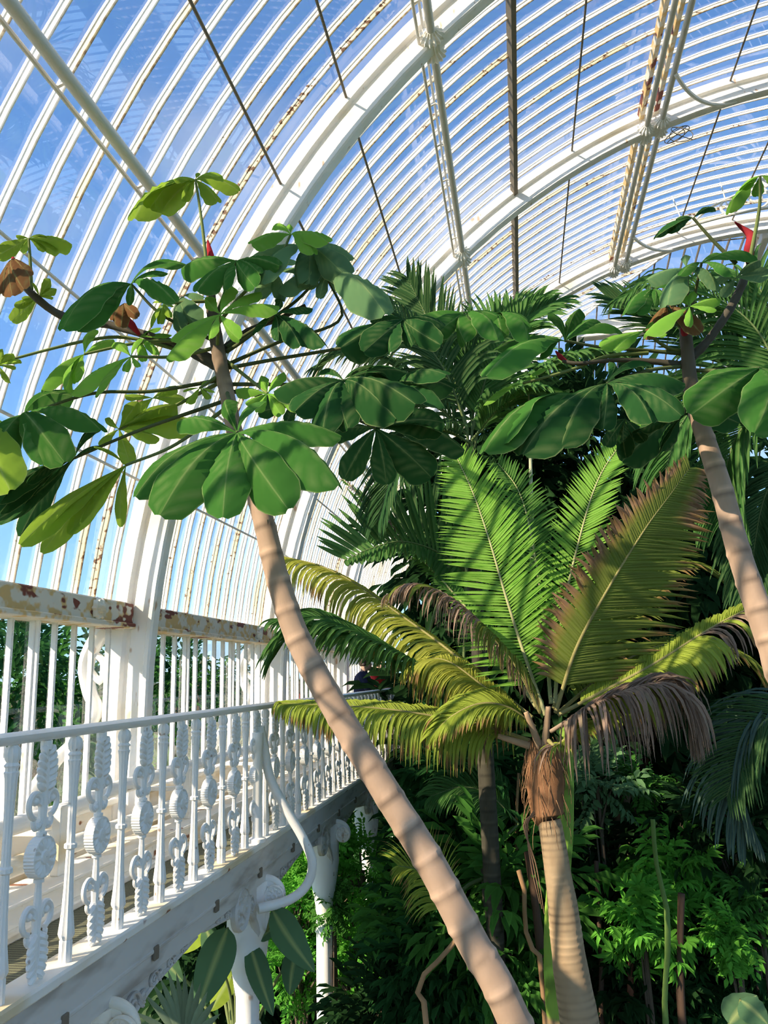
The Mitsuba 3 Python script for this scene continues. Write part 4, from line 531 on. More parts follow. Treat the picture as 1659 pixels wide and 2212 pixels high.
# railing: handrail, fluted balusters and ornate cast balusters
H = RAILT - GAL - .03
flu = lathe([(.0, 0), (.034, 0), (.034, .10), (.030, .105), (.036, .115), (.043, .13), (.040, .16), (.031, .24), (.025, .36), (.022, .50), (.021, .545), (.034, .553), (.034, .572), (.022, .58),
             (.022, .72), (.024, .86), (.030, .97), (.036, 1.0), (.030, 1.005), (.030, 1.02), (.038, 1.03), (.026, 1.045), (.036, 1.06), (.040, 1.085), (.034, 1.11), (.02, H)], 20, .13, 10)
flu_ply = mikit.ply(flu, 'iron_paint', smooth=35)


def palmette(z0, z1, up):
    """a cast leaf: overlapping lobes up a tapering spine, in the y-z plane"""
    ms, L = [], z1 - z0
    z = (lambda t: z0 + t * L) if up else (lambda t: z1 - t * L)
    ms.append(tube([(0, 0, z(0)), (0, 0, z(.5)), (0, 0, z(1))], [.022, .024, .010], 8))
    for i in range(6):
        t = .04 + i * .15
        w = .058 * math.sin(math.pi * (.28 + .72 * min(1, t * .95))) + .012
        for s in (-1, 1):
            q = spline([(0, 0, z(t)), (.012, s * w * .55, z(t + .06)), (.014, s * w, z(t + .15)), (.004, s * w * .92, z(min(1, t + .20)))], 8)
            ms.append(tube(q, [.012, .015, .018, .020, .021, .019, .015, .007], 7))
    return join(*ms)


def scrolls(zc, s):
    """a pair of C-scrolls with curled ends; s = +1 opens upward"""
    ms = []
    for e in (-1, 1):
        a = np.linspace(-1.5, 3.6, 26)
        rr = np.linspace(.072, .026, 26)
        ms.append(tube(np.stack([0 * a, e * (.062 + rr * np.cos(a)), zc + s * (.012 + rr * np.sin(a))], 1), np.linspace(.014, .017, 26), 7))
        b = np.linspace(-.4, 4.0, 14); r2 = np.linspace(.036, .014, 14)
        ms.append(tube(np.stack([0 * b, e * (.045 + r2 * np.cos(b)), zc - s * .085 - s * r2 * np.sin(b)], 1), .013, 7))
        ms.append(at((np.array(trimesh.creation.icosphere(1, .021).vertices), np.array(trimesh.creation.icosphere(1).faces)), t=(0, e * .072, zc + s * .02)))
        ms.append(at((np.array(trimesh.creation.icosphere(1, .019).vertices), np.array(trimesh.creation.icosphere(1).faces)), t=(0, e * .04, zc - s * .10)))
    ms.append(tube([(0, 0, zc - .12), (0, 0, zc), (0, 0, zc + .12)], [.018, .024, .018], 8))
    return join(*ms)


def rosette():
    """a round plate, petals in low relief on both faces, fine notches round the rim"""
    n, rr = 72, np.array([0, .018, .030, .036, .05, .07, .086, .092, .100])
    a = np.arange(n) * 2 * np.pi / n
    base = np.array([.036, .036, .034, .026, .027, .028, .026, .030, .028])
    bump = np.array([0, 0, 0, 0, .005, .007, .004, 0, 0])
    out = []
    for s in (1, -1):
        for r, x, h in zip(rr, base, bump):
            rad = max(r, .002) * (1 - .035 * (np.arange(n) % 2) * (r > .095))
            out.append(np.stack([s * (x + h * np.cos(a * 12)), rad * np.cos(a), rad * np.sin(a)], 1))
    rings = out[:9] + out[:8:-1]
    v = np.concatenate(rings)
    i, j = np.meshgrid(np.arange(len(rings) - 1), np.arange(n), indexing='ij')
    return v, tri(np.stack([i * n + j, i * n + (j + 1) % n, (i + 1) * n + (j + 1) % n, (i + 1) * n + j], -1).reshape(-1, 4))


stem = join(tube([(0, 0, 0), (0, 0, H)], .010, 8), tube([(0, 0, .36), (0, 0, .78)], .0165, 8), at(lathe([(0, -.012), (.026, -.008), (.026, .008), (0, .012)], 12), t=(0, 0, .455)),
            at(lathe([(0, -.012), (.026, -.008), (.026, .008), (0, .012)], 12), t=(0, 0, .675)), scrolls(.285, 1), scrolls(.815, 1), tube([(0, 0, 1.08), (0, 0, H)], .03, 8))
stem_ply = mikit.ply(stem, 'iron_paint', smooth=40)
pal_a, pal_b = mikit.ply(palmette(.0, .215, False), 'iron_paint', smooth=40), mikit.ply(palmette(.875, 1.10, True), 'iron_paint', smooth=40)
ros_ply = mikit.ply(at(rosette(), t=(0, 0, .565)), 'iron_paint', smooth=25)
whole_ply = mikit.ply(join(stem, palmette(.0, .215, False), palmette(.875, 1.10, True), at(rosette(), t=(0, 0, .565))), 'iron_paint', smooth=40)
rail = thing('gallery_railing', 'white cast iron railing of fluted and ornate balusters along the gallery', 'railing')
put(rail + '__handrail', mikit.ply(sweep([(XR, -4, RAILT), (XR, 22, RAILT)], lat(2, (0, 0, 1)), lat(2, (1, 0, 0)),
                                         [(-.028, -.02), (-.012, -.034), (.012, -.036), (.026, -.02), (.030, 0), (.026, .02), (.012, .036), (-.012, .034), (-.028, .02)]), 'iron_paint', smooth=40))
YB = 4.155 - 5 * .553
for i in range(34):
    y = YB + i * .553
    put(rail + '__fluted_baluster', moved(flu_ply, XR, y, GAL))
    if i < 16:
        b = put(rail + '__ornate_baluster', moved(stem_ply, XR, y + .277, GAL))
        put(b + '__palmette', moved(pal_a, XR, y + .277, GAL)); put(b + '__palmette', moved(pal_b, XR, y + .277, GAL))
        put(b + '__rosette', moved(ros_ply, XR, y + .277, GAL))
    else:
        put(rail + '__ornate_baluster', moved(whole_ply, XR, y + .277, GAL))

# standpipe and the hose that swings out over the fascia
yp = 7.16
k = thing('standpipe', 'plain white post on the kerb, taller and thicker than the balusters, carrying the hose', 'post')
put(k + '__post', mikit.ply(lathe([(0, 0), (.075, 0), (.075, .03), (.046, .04), (.042, .5), (.042, .78), (.05, .79), (.05, .93), (.0, .94)], 16), 'white_paint', smooth=40, to_world=T().translate([XR + .03, yp, GAL])))
k = thing('hose', 'thick grey white pipe bending out over the gallery fascia', 'pipe')
hp = [(XR + .03, yp + .06, GAL + .98), (XR + .06, yp + .09, GAL + .80), (XR + .11, yp + .12, GAL + .52), (XR + .24, yp + .16, GAL + .26), (XR + .40, yp + .20, GAL - .02), (XR + .47, yp + .22, GAL - .22), (XR + .42, yp + .20, GAL - .40), (XR + .28, yp + .10, GAL - .50), (XR + .06, yp - .06, GAL - .53)]
scene[k] = mikit.ply(tube(spline(hp, 60), .042, 12), 'iron_paint', smooth=50)

# columns below, with capitals, scrolled spandrels and consoles
col = lathe([(.20, 0), (.20, .3), (.14, .38), (.115, .5), (.10, 5.9), (.12, 5.92), (.12, 5.97), (.10, 6.0), (.105, 6.2), (.17, 6.55), (.19, 6.7), (.19, 7.15), (0, 7.15)], 20)
col_ply = mikit.ply(col, 'white_paint', smooth=40)


def spandrel():
    """cast bracket in the y-z plane, from the column out along the fascia (+y), z from 0 down"""
    ms = []
    ms.append(tube(spline([(0, .10, -.95), (0, .16, -.62), (0, .34, -.36), (0, .70, -.20), (0, 1.15, -.13), (0, 1.75, -.06)], 30), np.linspace(.045, .022, 30), 8))
    n = 26
    a = spline([(0, .10, -.95), (0, .16, -.62), (0, .34, -.36), (0, .70, -.20), (0, 1.15, -.13), (0, 1.75, -.06)], n)
    top = a.copy(); top[:, 2] = 0.0
    for x in (-.014, .014):
        v = np.vstack([a + [x, 0, 0], top + [x, 0, 0]]); i = np.arange(n - 1)
        ms.append((v, tri(np.stack([i, i + 1, n + i + 1, n + i], 1))))
    for (y, z, r) in ((.42, -.20, .13), (.80, -.12, .085), (1.12, -.085, .06), (1.40, -.06, .045)):
        b = np.linspace(0, 9.5, 40); rr = np.linspace(r, r * .18, 40)
        ms.append(tube(np.stack([np.full(40, .025), y + rr * np.cos(b), z + rr * np.sin(b)], 1), r * .13, 6))
        for q in range(6):
            an = q * math.pi / 6 + .2
            ms.append(tube(spline([(.02, y + r * .9, z), (.035, y + r * (1.1 + .25 * math.sin(an)), z - r * .5 + r * .2 * q), (.02, y + r * (1.6 + .2 * q * .3), z - r * .3 + r * .15 * q)], 6), [r * .1, r * .13, r * .14, r * .12, r * .08, r * .03], 5))
    return join(*ms)


def flat_rosette(r, t):
    q = lathe([(0, t * .9), (r * .22, t), (r * .3, t * .6), (r * .62, t * 1.05), (r * .78, t * .6), (r * .86, t * .6), (r * .92, t), (r, t * .7), (r, 0), (0, 0)], 48)
    v = q[0].copy(); a = np.arctan2(v[:, 1], v[:, 0]); rr = np.hypot(v[:, 0], v[:, 1])
    v[:, 2] *= np.where((rr > r * .5) & (rr < r * .7), .55 + .45 * np.abs(np.cos(a * 4.5)), 1)
    return v, q[1]


sp_a = mikit.ply(spandrel(), 'fascia_paint', smooth=40)
RX = [[0, 0, 1], [1, 0, 0], [0, 1, 0]]      # z -> x
RY = [[1, 0, 0], [0, 0, -1], [0, 1, 0]]     # z -> -y
ros_x = mikit.ply(at(flat_rosette(.17, .06), RX), 'fascia_paint', smooth=30)
cons = join(tube(spline([(0, 0, 0), (.18, 0, -.02), (.30, 0, -.10), (.34, 0, -.24), (.26, 0, -.34), (.16, 0, -.32), (.15, 0, -.22), (.22, 0, -.19)], 40), np.linspace(.06, .03, 40), 10), box(-.06, .22, -.045, .045, -.12, .0, .012))
cons_ply = mikit.ply(cons, 'white_paint', smooth=40)
ros_y = mikit.ply(at(flat_rosette(.135, .05), RY), 'white_paint', smooth=30)
COLS = (1.8, 4.6, 7.4, 10.2, 13.0, 15.8)
CLAB = ('slender white iron column under the near end of the gallery', 'white iron column at the bottom left below the first scrolled bracket', 'white column wrapped in wire mesh among the paddle-shaped leaves below the hose',
        'white column among the bright climbers, left of the leaning trunk', 'pale column with a broad capital just left of the leaning trunk', 'last white column at the far end of the gallery')
for i, y in enumerate(COLS):
    c = thing('gallery_column', CLAB[i], 'column')
    put(c + '__shaft', moved(col_ply, XR - .13, y, GAL - .37 - 7.15 + .0))
    for s in (1, -1):
        put(c + '__spandrel', {**sp_a, 'to_world': T().translate([XR - .02, y, GAL - .37]).scale([1, .76 * s, .62])})
    put(c + '__spandrel_rosette', moved(ros_x, XR - .01, y - .62, GAL - .45))
    q = put(c + '__console', {**cons_ply, 'to_world': T().translate([XR - .02, y, GAL - .35]).scale(.62)})
    put(q + '__rosette', {**ros_y, 'to_world': T().translate([XR + .13, y - .04, GAL - .49]).scale(.70)})
# wire mesh guard round the second column
ms = []
for q in range(10):
    a = q * 2 * math.pi / 10
    tt = np.linspace(0, 1, 30)
    for s in (-1, 1):
        ms.append(tube(np.stack([XR - .13 + .15 * np.cos(a + s * tt * 5), 7.4 + .15 * np.sin(a + s * tt * 5), 3.2 + tt * 2.6], 1), .004, 4))
k = thing('wire_guard', 'thin dark wire netting wrapped round the white column below the hose', 'wire netting')
scene[k] = mikit.ply(join(*ms), 'dark_rod')
labels[k]['kind'] = 'stuff'

# fittings high in the vault: scroll cresting on the far arch, the wire tangle on the second
k = thing('scroll_cresting', 'white scrolled ironwork standing on the far arch near its crown', 'ironwork')
YC = YEND - 1.55
ms = []
base = arc(np.linspace(76.2, 88, 14), YC, 8.40)
ms.append(tube(base + [0, 0, .03], .03, 8))
for s, (tc, r0) in zip((1, -1, 1), ((77.6, .10), (82.4, .17), (85.8, .24))):
    c = arc(tc, YC, 8.44 + r0)[0]
    b = np.linspace(-1.6, 8.2, 44); rr = np.linspace(r0, r0 * .16, 44)
    ms.append(tube(np.stack([c[0] + s * rr * np.cos(b), np.full(44, c[1]), c[2] + rr * np.sin(b)], 1), np.linspace(.026, .016, 44), 7))
ms.append(tube(spline([arc(77.6, YC, 8.47)[0], arc(80.5, YC, 8.68)[0], arc(84, YC, 8.82)[0], arc(87, YC, 9.02)[0]], 24), np.linspace(.02, .035, 24), 7))
for q in range(7):
    a = math.radians(40 + q * 18); c = arc(87, YC, 8.84)[0]
    ms.append(tube([c, c + [.16 * math.cos(a), 0, .16 * math.sin(a)], c + [.24 * math.cos(a), 0, .24 * math.sin(a)]], [.02, .03, .012], 6))
for tq in (76.6, 82.2, 87.6):                # hangers up to the glazing bars
    ms.append(tube([arc(tq, YC, 8.40)[0], arc(tq, YC, 9.12)[0]], .012, 6))
scene[k] = mikit.ply(join(*ms), 'white_paint', smooth=40)
k = thing('hanging_wire', 'tangle of thin dark wire hanging from the second arch', 'wire')
c = arc(on_vault(.325, 8.75), RIB0 + BAY, 8.75)[0] + [.12, -.08, -.05]
b = np.linspace(0, 26, 160)
scene[k] = mikit.ply(tube(np.stack([c[0] + .16 * np.sin(b) + .006 * b, np.full(160, c[1]), c[2] - .10 + .13 * np.cos(b * .83)], 1), .006, 5), 'dark_rod')

# ------------------------------------------------------------------ plants: builders
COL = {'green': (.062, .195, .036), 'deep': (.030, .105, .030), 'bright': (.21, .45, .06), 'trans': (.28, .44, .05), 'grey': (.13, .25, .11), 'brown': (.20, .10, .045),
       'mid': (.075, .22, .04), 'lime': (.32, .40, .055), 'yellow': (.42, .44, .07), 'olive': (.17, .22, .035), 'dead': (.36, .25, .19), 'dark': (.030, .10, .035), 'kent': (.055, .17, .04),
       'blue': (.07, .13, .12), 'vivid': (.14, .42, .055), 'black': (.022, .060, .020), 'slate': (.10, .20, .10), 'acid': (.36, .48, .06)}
LEAF6 = ['green', 'deep', 'bright', 'trans', 'grey', 'brown']
LIT = np.array((.42, .50, .20))              # pale midribs and margins


def leafply(v, f, c, bsdf='leaf'):
    return mikit.ply((v, f), bsdf, smooth=True, color=np.clip(c, 0, 1))


def lobe(h, tip, n, W, arch, col, r, nu=18, nv=13):
    """one obovate lobe of an umbrella leaf, hub to tip, folded along its midrib and pleated along its side veins"""
    h, tip = np.array(h), np.array(tip)
    a = tip - h; L = np.linalg.norm(a); t = a / L
    n = nrm(np.array(n) - t * (np.array(n) @ t)); s = np.cross(t, n)
    ro = r.normal() * .38; n, s = n * math.cos(ro) + s * math.sin(ro), s * math.cos(ro) - n * math.sin(ro)
    u = np.linspace(0, 1, nu)[:, None]; q = np.array([-1, -.95, -.72, -.45, -.18, -.05, 0, .05, .18, .45, .72, .95, 1])[None, :]
    prof = np.where(u < .72, .07 + .93 * np.sin(np.clip(u / .72, 0, 1) * np.pi / 2) ** 1.75, np.sqrt(np.clip(1 - ((u - .72) / .285) ** 2, .0, 1)))
    w = W * .5 * prof * (1 + .05 * np.sin(u * 23 + r.random() * 6))
    fold, wav, ph = .45 + .50 * r.random(), r.random() * 6, r.random()
    pleat = .016 * L * np.sin(2 * np.pi * (u * 9 - np.abs(q) * 1.6 + ph)) * np.sin(np.pi * np.abs(q)) * np.sin(np.pi * np.clip(u, .02, .98))
    zz = arch * L * 4 * u * (1 - u) * (.8 + .5 * r.random()) - fold * w * np.abs(q) ** 1.5 - .10 * L * np.clip(u - .6, 0, 1) ** 1.5 * 2 + pleat + .05 * w * np.sin(u * 9 + q * 2 + wav) * np.abs(q)
    v = h + a * u[..., None] + s * (q * w)[..., None] + n * zz[..., None]
    i, j = np.meshgrid(np.arange(nu - 1), np.arange(nv - 1), indexing='ij')
    f = tri(np.stack([i * nv + j, i * nv + j + 1, (i + 1) * nv + j + 1, (i + 1) * nv + j], -1).reshape(-1, 4))
    c = np.array(col) * (1 + .16 * (r.random() - .5))
    c = np.broadcast_to(c, (nu, nv, 3)).copy()
    k = np.exp(-(q / .04) ** 2) * (1 - .4 * u) * .55 + np.where(np.abs(q) > .97, .55, 0) + 0 * u
    veins = np.clip(np.cos(2 * np.pi * (u * 9 - np.abs(q) * 1.6 + ph)), 0, 1) ** 8 * .20 + 0 * q
    c = c * (1 - (k + veins)[..., None]) + LIT * (k + veins)[..., None]
    return v.reshape(-1, 3), f, c.reshape(-1, 3)


def gather(ms):
    v, f = join(*[(m[0], m[1]) for m in ms])
    return v, f, np.vstack([m[2] for m in ms])


def colored(m, c, var=0.0, r=rng):
    v = np.asarray(m[0])
    k = np.array(c) * np.ones((len(v), 3))
    if var:
        k = k * (1 + var * (meshkit.noise(v * 9, 2)[:, None] - .5) * 2)
    return v, m[1], k


def ringed_trunk(P, Rr, ground, c1, c2, n=220, pitch=.16, step=.06, seed=1, sides=18, ringed=1):
    """a stem with leaf-scar rings, carried on down to the planting bed"""
    P = np.vstack([P, ground]); Rr = np.r_[Rr, np.full(len(ground), Rr[-1] * 1.12)]
    s = np.r_[0, np.cumsum(np.linalg.norm(np.diff(P, axis=0), axis=1))]
    Q = spline(P, n * 2)
    sq = np.r_[0, np.cumsum(np.linalg.norm(np.diff(Q, axis=0), axis=1))]
    r = np.interp(sq, s, Rr)
    t, nn, b = frames(Q)
    a = np.arange(sides) * 2 * np.pi / sides
    ph = (sq[:, None] / pitch + .10 * np.sin(a)[None, :] + .5 * meshkit.noise(np.stack([sq * 2, sq * 0, sq * 0], 1), seed)[:, None]) % 1
    bump = step * (np.exp(-(ph / .09) ** 2) + np.exp(-((1 - ph) / .05) ** 2)) + .03 * (meshkit.noise(np.stack(np.broadcast_arrays(sq[:, None] * 8, np.cos(a)[None] * 2, np.sin(a)[None] * 2), -1), seed) - .5)
    rr = r[:, None] * (1 + bump)
    v = (Q[:, None] + rr[..., None] * (np.cos(a)[None, :, None] * nn[:, None] + np.sin(a)[None, :, None] * b[:, None])).reshape(-1, 3)
    i, j = np.meshgrid(np.arange(len(Q) - 1), np.arange(sides), indexing='ij')
    f = tri(np.stack([i * sides + j, i * sides + (j + 1) % sides, (i + 1) * sides + (j + 1) % sides, (i + 1) * sides + j], -1).reshape(-1, 4))
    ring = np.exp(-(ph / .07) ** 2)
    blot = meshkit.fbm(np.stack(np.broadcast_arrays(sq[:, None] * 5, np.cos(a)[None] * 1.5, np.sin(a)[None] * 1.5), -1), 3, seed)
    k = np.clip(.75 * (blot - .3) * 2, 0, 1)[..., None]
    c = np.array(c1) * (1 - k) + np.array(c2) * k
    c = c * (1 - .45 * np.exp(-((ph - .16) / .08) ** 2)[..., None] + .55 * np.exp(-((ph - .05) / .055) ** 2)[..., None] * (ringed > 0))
    return v, f, c.reshape(-1, 3)


def umbrella_tree(name, label, trunk, ground, leaves, branches, buds, tb, seed):
    t = thing(name, label, 'tree')
    r = np.random.default_rng(seed)
    v, f, c = ringed_trunk(np.array(trunk[0]), np.array(trunk[1]), np.array(ground), *tb, step=.09, seed=seed)
    zc = v[:, 2]
    top = np.clip((zc - trunk[0][4][2]) / .35, 0, 1)[:, None]      # the young stem above the leaf scars is dark green brown
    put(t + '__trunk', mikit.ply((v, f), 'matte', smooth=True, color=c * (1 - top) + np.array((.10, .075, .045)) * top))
    for P, Rr in branches:
        n = 26
        Q = spline(P, n); k = np.interp(np.linspace(0, 1, n), np.linspace(0, 1, len(Rr)), Rr)
        k = k * (1 + .06 * np.cos(np.arange(n) * 1.9))
        q = colored(tube(Q, k, 10), (.075, .065, .045), .3)
        put(t + '__branch', mikit.ply((q[0], q[1]), 'matte', smooth=True, color=q[2]))
    for P, Rr in buds:
        n = 16
        Q = spline(P, n); k = np.interp(np.linspace(0, 1, n), np.linspace(0, 1, len(Rr)), Rr)
        q = colored(tube(Q, k, 9), (.42, .045, .055), .5)
        kk = put(t + '__leaf_bud', mikit.ply((q[0], q[1]), 'leaf', smooth=True, color=q[2]))
        labels[kk] = {'label': 'red sheath of an unopened leaf'}
    for hub, nv, wf, ci, arch, tips, pet in leaves:
        cc = np.array(COL[LEAF6[ci]])
        ms = [lobe(hub, q[:3], np.array(nv) + .12 * r.normal(size=3), q[3] * (.92 + .2 * r.random()), arch, cc * (1 + .25 * (r.random() - .5)), r) for q in tips]
        k = put(t + '__leaf', leafply(*gather(ms)))
        if pet:
            Q = spline(pet, 22)
            q = colored(tube(Q, np.linspace(.0075, .0125, 22), 7), (.16, .20, .06) if ci in (2, 3) else (.09, .11, .04), .2)
            put(k + '__petiole', mikit.ply((q[0], q[1]), 'matte', smooth=True, color=q[2]))
    return t


def feather(P, up, LL, LR, a, droop, n, w, cols, dead=(), lift=0.0, r=rng, seg=6):
    """leaflets of one palm frond: [(mesh, is dead)]"""
    P = spline(P, 60); up = np.array(up)
    t = nrm(np.gradient(P, axis=0)); side = nrm(np.cross(t, up)); nn = np.cross(side, t)
    live, dry = [], []
    for i in range(n):
        s = .10 + .90 * (i + .5) / n
        x = s * 59; k = int(min(58, x)); o = P[k] + (P[k + 1] - P[k]) * (x - k)
        for e, LM in ((-1, LL), (1, LR)):
            isd = any(len(d) == 3 and d[0] == e and d[1] <= s <= d[2] and r.random() < .92 for d in dead)
            tipdry = any(len(d) == 4 and d[0] == e and d[1] <= s <= d[2] for d in dead)
            L = LM * (min(1, .40 + s * 2.6)) * (1 - .70 * s ** 3.2) * (.90 + .2 * r.random())
            ang = math.radians(a[0] + (a[1] - a[0]) * s + r.normal() * (3 if not isd else 9))
            d = nrm(math.cos(ang) * t[k] + math.sin(ang) * side[k] * e + nn[k] * (.18 + lift))
            dr_ = droop * (1 if not isd else 1.6) * (.85 + .3 * r.random())
            p = o.copy(); c = []; pts = [p.copy()]; ds = [d.copy()]
            curl = r.normal(size=3) * (.10 if not isd else .9) + (np.array([0, -.9, -.9]) + r.normal(size=3) * .8 if tipdry else 0)
            for q in range(seg):
                p = p + d * L / seg; pts.append(p.copy())
                g = np.array([0, 0, -1.0])
                d = nrm(d + g * dr_ * (q + 1.2) / seg * .55 + curl / seg * (q / seg)); ds.append(d.copy())
            pts, ds = np.array(pts), np.array(ds)
            wd = nrm(np.cross(ds, nn[k] * 1.0 + np.array([0, 0, .05])))
            if isd:
                tw = np.linspace(0, r.normal() * 1.6, seg + 1)[:, None]
                wd = nrm(wd * np.cos(tw) + np.cross(ds, wd) * np.sin(tw))
            ww = w * np.array([.45, .85, 1, .95, .8, .55, .05])[:seg + 1] * .5 * (.55 if isd else 1)
            nm = np.cross(wd, ds)
            v = np.stack([pts - wd * ww[:, None], pts + nm * (ww * (.75 if not isd else .9))[:, None] * -1, pts + wd * ww[:, None]], 1).reshape(-1, 3)
            jj = np.arange(seg)[:, None] * 3 + np.arange(2)[None, :]
            jj = jj.ravel()
            f = tri(np.stack([jj, jj + 1, jj + 4, jj + 3], 1))
            base = np.array(COL[cols]) if not isd else np.array(COL['dead']) * (.55 + .75 * r.random())
            c = base * (1 + .30 * (r.random() - .5))
            c = np.broadcast_to(c, (seg + 1, 3, 3)).copy()
            c[:, 1] = c[:, 1] * .8 + LIT * .2 * (.3 if isd else 1)
            if tipdry:
                c[seg // 2 + 1:] = np.array((.40, .24, .14)) * (.6 + .7 * r.random())
                c[seg // 2] = c[seg // 2] * .5 + np.array((.42, .27, .10)) * .5
            if not isd and cols in ('lime', 'yellow', 'olive') and r.random() < .5:
                c[-2:] = np.array((.30, .19, .08)) * (.7 + .5 * r.random())
            (dry if isd else live).append((v, f, c.reshape(-1, 3)))
    return P, live, dry


def frond(t, d, r, thick=.016, rc=(.30, .34, .14)):
    whole = d['col'] == 'dead'
    P, live, dry = feather(d['p'], d['up'], d['LL'], d['LR'], d['a'], d['droop'], d['n'], d['w'], d['col'], d['dead'] if not whole else [(-1, 0, 1), (1, 0, 1)], d['lift'], r)
    q = colored(tube(P, np.linspace(thick, thick * .18, 60), 7), rc if not whole else (.30, .22, .15), .2)
    k = put(t + '__frond', mikit.ply((q[0], q[1]), 'matte', smooth=True, color=q[2]))
    for nm, ms in (('leaflets', live), ('dry_leaflets', dry)):
        if ms:
            kk = put(k + '__' + nm, leafply(*gather(ms)))
            labels[kk] = {'kind': 'stuff'}
            if nm[0] == 'd':
                labels[kk]['label'] = 'withered brown leaflets'
    return k


def blade(kind, L, w):
    """one small leaf along +x, folded: (v, f)"""
    if kind == 'lance':
        v = [(0, 0, 0), (.38, .5, .10), (.42, 0, -.06), (.38, -.5, .10), (.75, .32, .02), (.78, 0, -.10), (.75, -.32, .02), (1, 0, -.22)]
        f = [(0, 2, 1), (0, 3, 2), (1, 2, 5), (1, 5, 4), (2, 3, 6), (2, 6, 5), (4, 5, 7), (5, 6, 7)]
    else:
        v = [(0, 0, 0), (.5, .5, .05), (.5, -.5, .05), (1, 0, -.1)]
        f = [(0, 2, 1), (1, 2, 3)]
    return np.array(v, float) * [L, w, L], np.array(f)


def spray(kind, L, r):
    """a twig's leaves along +x, tip at about 1.0 of its length"""
    ms = []
    if kind == 'twig':                       # alternate lance leaves, hanging
        b = blade('lance', L, L * .34)
        for i in range(8):
            s = (i % 2) * 2 - 1
            a = s * (.95 - .07 * i) + r.normal() * .15; p = -.35 + r.normal() * .25
            ms.append((i * L * .30, a, p, b))
        ms.append((8 * L * .30, 0, -.3, b))
    elif kind == 'pin':                      # small leaflets in pairs
        b = blade('lance', L * .62, L * .30)
        for i in range(7):
            for s in (-1, 1):
                ms.append((i * L * .26, s * 1.05 + r.normal() * .1, -.2 + r.normal() * .2, b))
        ms.append((7 * L * .26, 0, -.2, b))
    else:                                    # palmate stars
        b = blade('lance', L, L * .30)
        for i in range(3):
            for q in range(6):
                ms.append((i * L * .9, (q - 2.5) * .62 + r.normal() * .1, -.3 + r.normal() * .15, b))
    return ms


def turn(d, up, roll=0):
    x = nrm(d); y = nrm(np.cross(up, x)); z = np.cross(x, y)
    return np.stack([x, y, z], 1)


def foliage(c, R_, sq, kind, col, L, n, r):
    """twigs through an uneven crown, most of them near its outside; returns meshes and the crown's branch ends"""
    c = np.array(c); V, F, C, o = [], [], [], 0
    lobes = [(r.normal(size=3) * .45, .55 + .3 * r.random()) for _ in range(7)]
    ends = []
    sp = [spray(kind, L, r) for _ in range(4)]
    for i in range(n):
        lc, lr = lobes[i % 7]
        d = nrm(r.normal(size=3) + [0, 0, .25])
        p = c + R_ * (lc + d * lr * (.45 + .6 * r.random() ** .6)) * [1, 1, sq]
        out = nrm(nrm(p - c) * .8 + r.normal(size=3) * .45 + [0, 0, -.12])
        Rt = turn(out, nrm(np.array([0, 0, 1.0]) + r.normal(size=3) * .35 + .01))
        k = r.random()
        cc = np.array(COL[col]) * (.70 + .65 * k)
        for (x, a, pt, (bv, bf)) in sp[i % 4]:
            ca, sa, cp, sp_ = math.cos(a), math.sin(a), math.cos(pt), math.sin(pt)
            M = np.array([[ca * cp, -sa, -ca * sp_], [sa * cp, ca, -sa * sp_], [sp_, 0, cp]])
            q = (bv * (.8 + .4 * r.random())) @ M.T
            q[:, 0] += x
            q[:, 2] -= .10 * x * x / L * .3
            V.append(p + q @ Rt.T); F.append(bf + o); o += len(bv)
            C.append(np.broadcast_to(cc * (.9 + .2 * r.random()), bv.shape))
        if i % 9 == 0:
            ends.append(p)
    return np.vstack(V), np.vstack(F), np.vstack(C), ends


def shrub(name, label, cat, spec, seed, group=None, stem=(.10, .075, .05), rs=.035):
    c, R_, sq, kind, col, L, n = spec
    r = np.random.default_rng(seed)
    t = thing(name, label, cat, group)
    v, f, cc, ends = foliage(c, R_, sq, kind, col, L, n, r)
    k = put(t + '__foliage', leafply(v, f, cc)); labels[k] = {'kind': 'stuff'}
    b = np.array([c[0] + r.normal() * .2, c[1] + r.normal() * .2, 0.0]); c = np.array(c)
    tr = [tube(spline([b, (b + c) / 2 + r.normal(size=3) * .12, c], 14), np.linspace(rs * 1.3, rs * .6, 14), 7)]
    for e in ends:
        s0 = b + (c - b) * (.70 + .28 * r.random())
        tr.append(tube(spline([s0, (s0 + e) / 2 + [0, 0, .06], e], 7), np.linspace(rs * .55, rs * .16, 7), 5))
    q = colored(join(*tr), stem, .25)
    put(t + '__trunk', mikit.ply((q[0], q[1]), 'matte', smooth=True, color=q[2]))
    return t


def big_leaf(b, tip, n, w, col, r, nu=20, nv=9):
    b, tip = np.array(b), np.array(tip); a = tip - b; L = np.linalg.norm(a); t = a / L
    n = nrm(np.array(n) - t * (np.array(n) @ t)); s = np.cross(t, n)
    u = np.linspace(0, 1, nu)[:, None]; q = np.linspace(-1, 1, nv)[None, :]
    prof = np.sin(np.pi * np.clip(u, 0.001, .999) ** .72) ** .7
    ww = w * .5 * prof
    z = .10 * L * np.sin(np.pi * u) - .22 * ww * np.abs(q) + .06 * ww * np.sin(u * 26 + q * 1.5 + r.random() * 6) * np.abs(q) ** 2
    v = b + a * u[..., None] + s * (q * ww)[..., None] + n * z[..., None]
    i, j = np.meshgrid(np.arange(nu - 1), np.arange(nv - 1), indexing='ij')
    f = tri(np.stack([i * nv + j, i * nv + j + 1, (i + 1) * nv + j + 1, (i + 1) * nv + j], -1).reshape(-1, 4))
    c = np.broadcast_to(np.array(COL[col]) * (.85 + .3 * r.random()), (nu, nv, 3)).copy()
    k = (np.exp(-(q / .09) ** 2) * .7 + 0 * u)[..., None]
    return v.reshape(-1, 3), f, (c * (1 - k) + LIT * k).reshape(-1, 3)


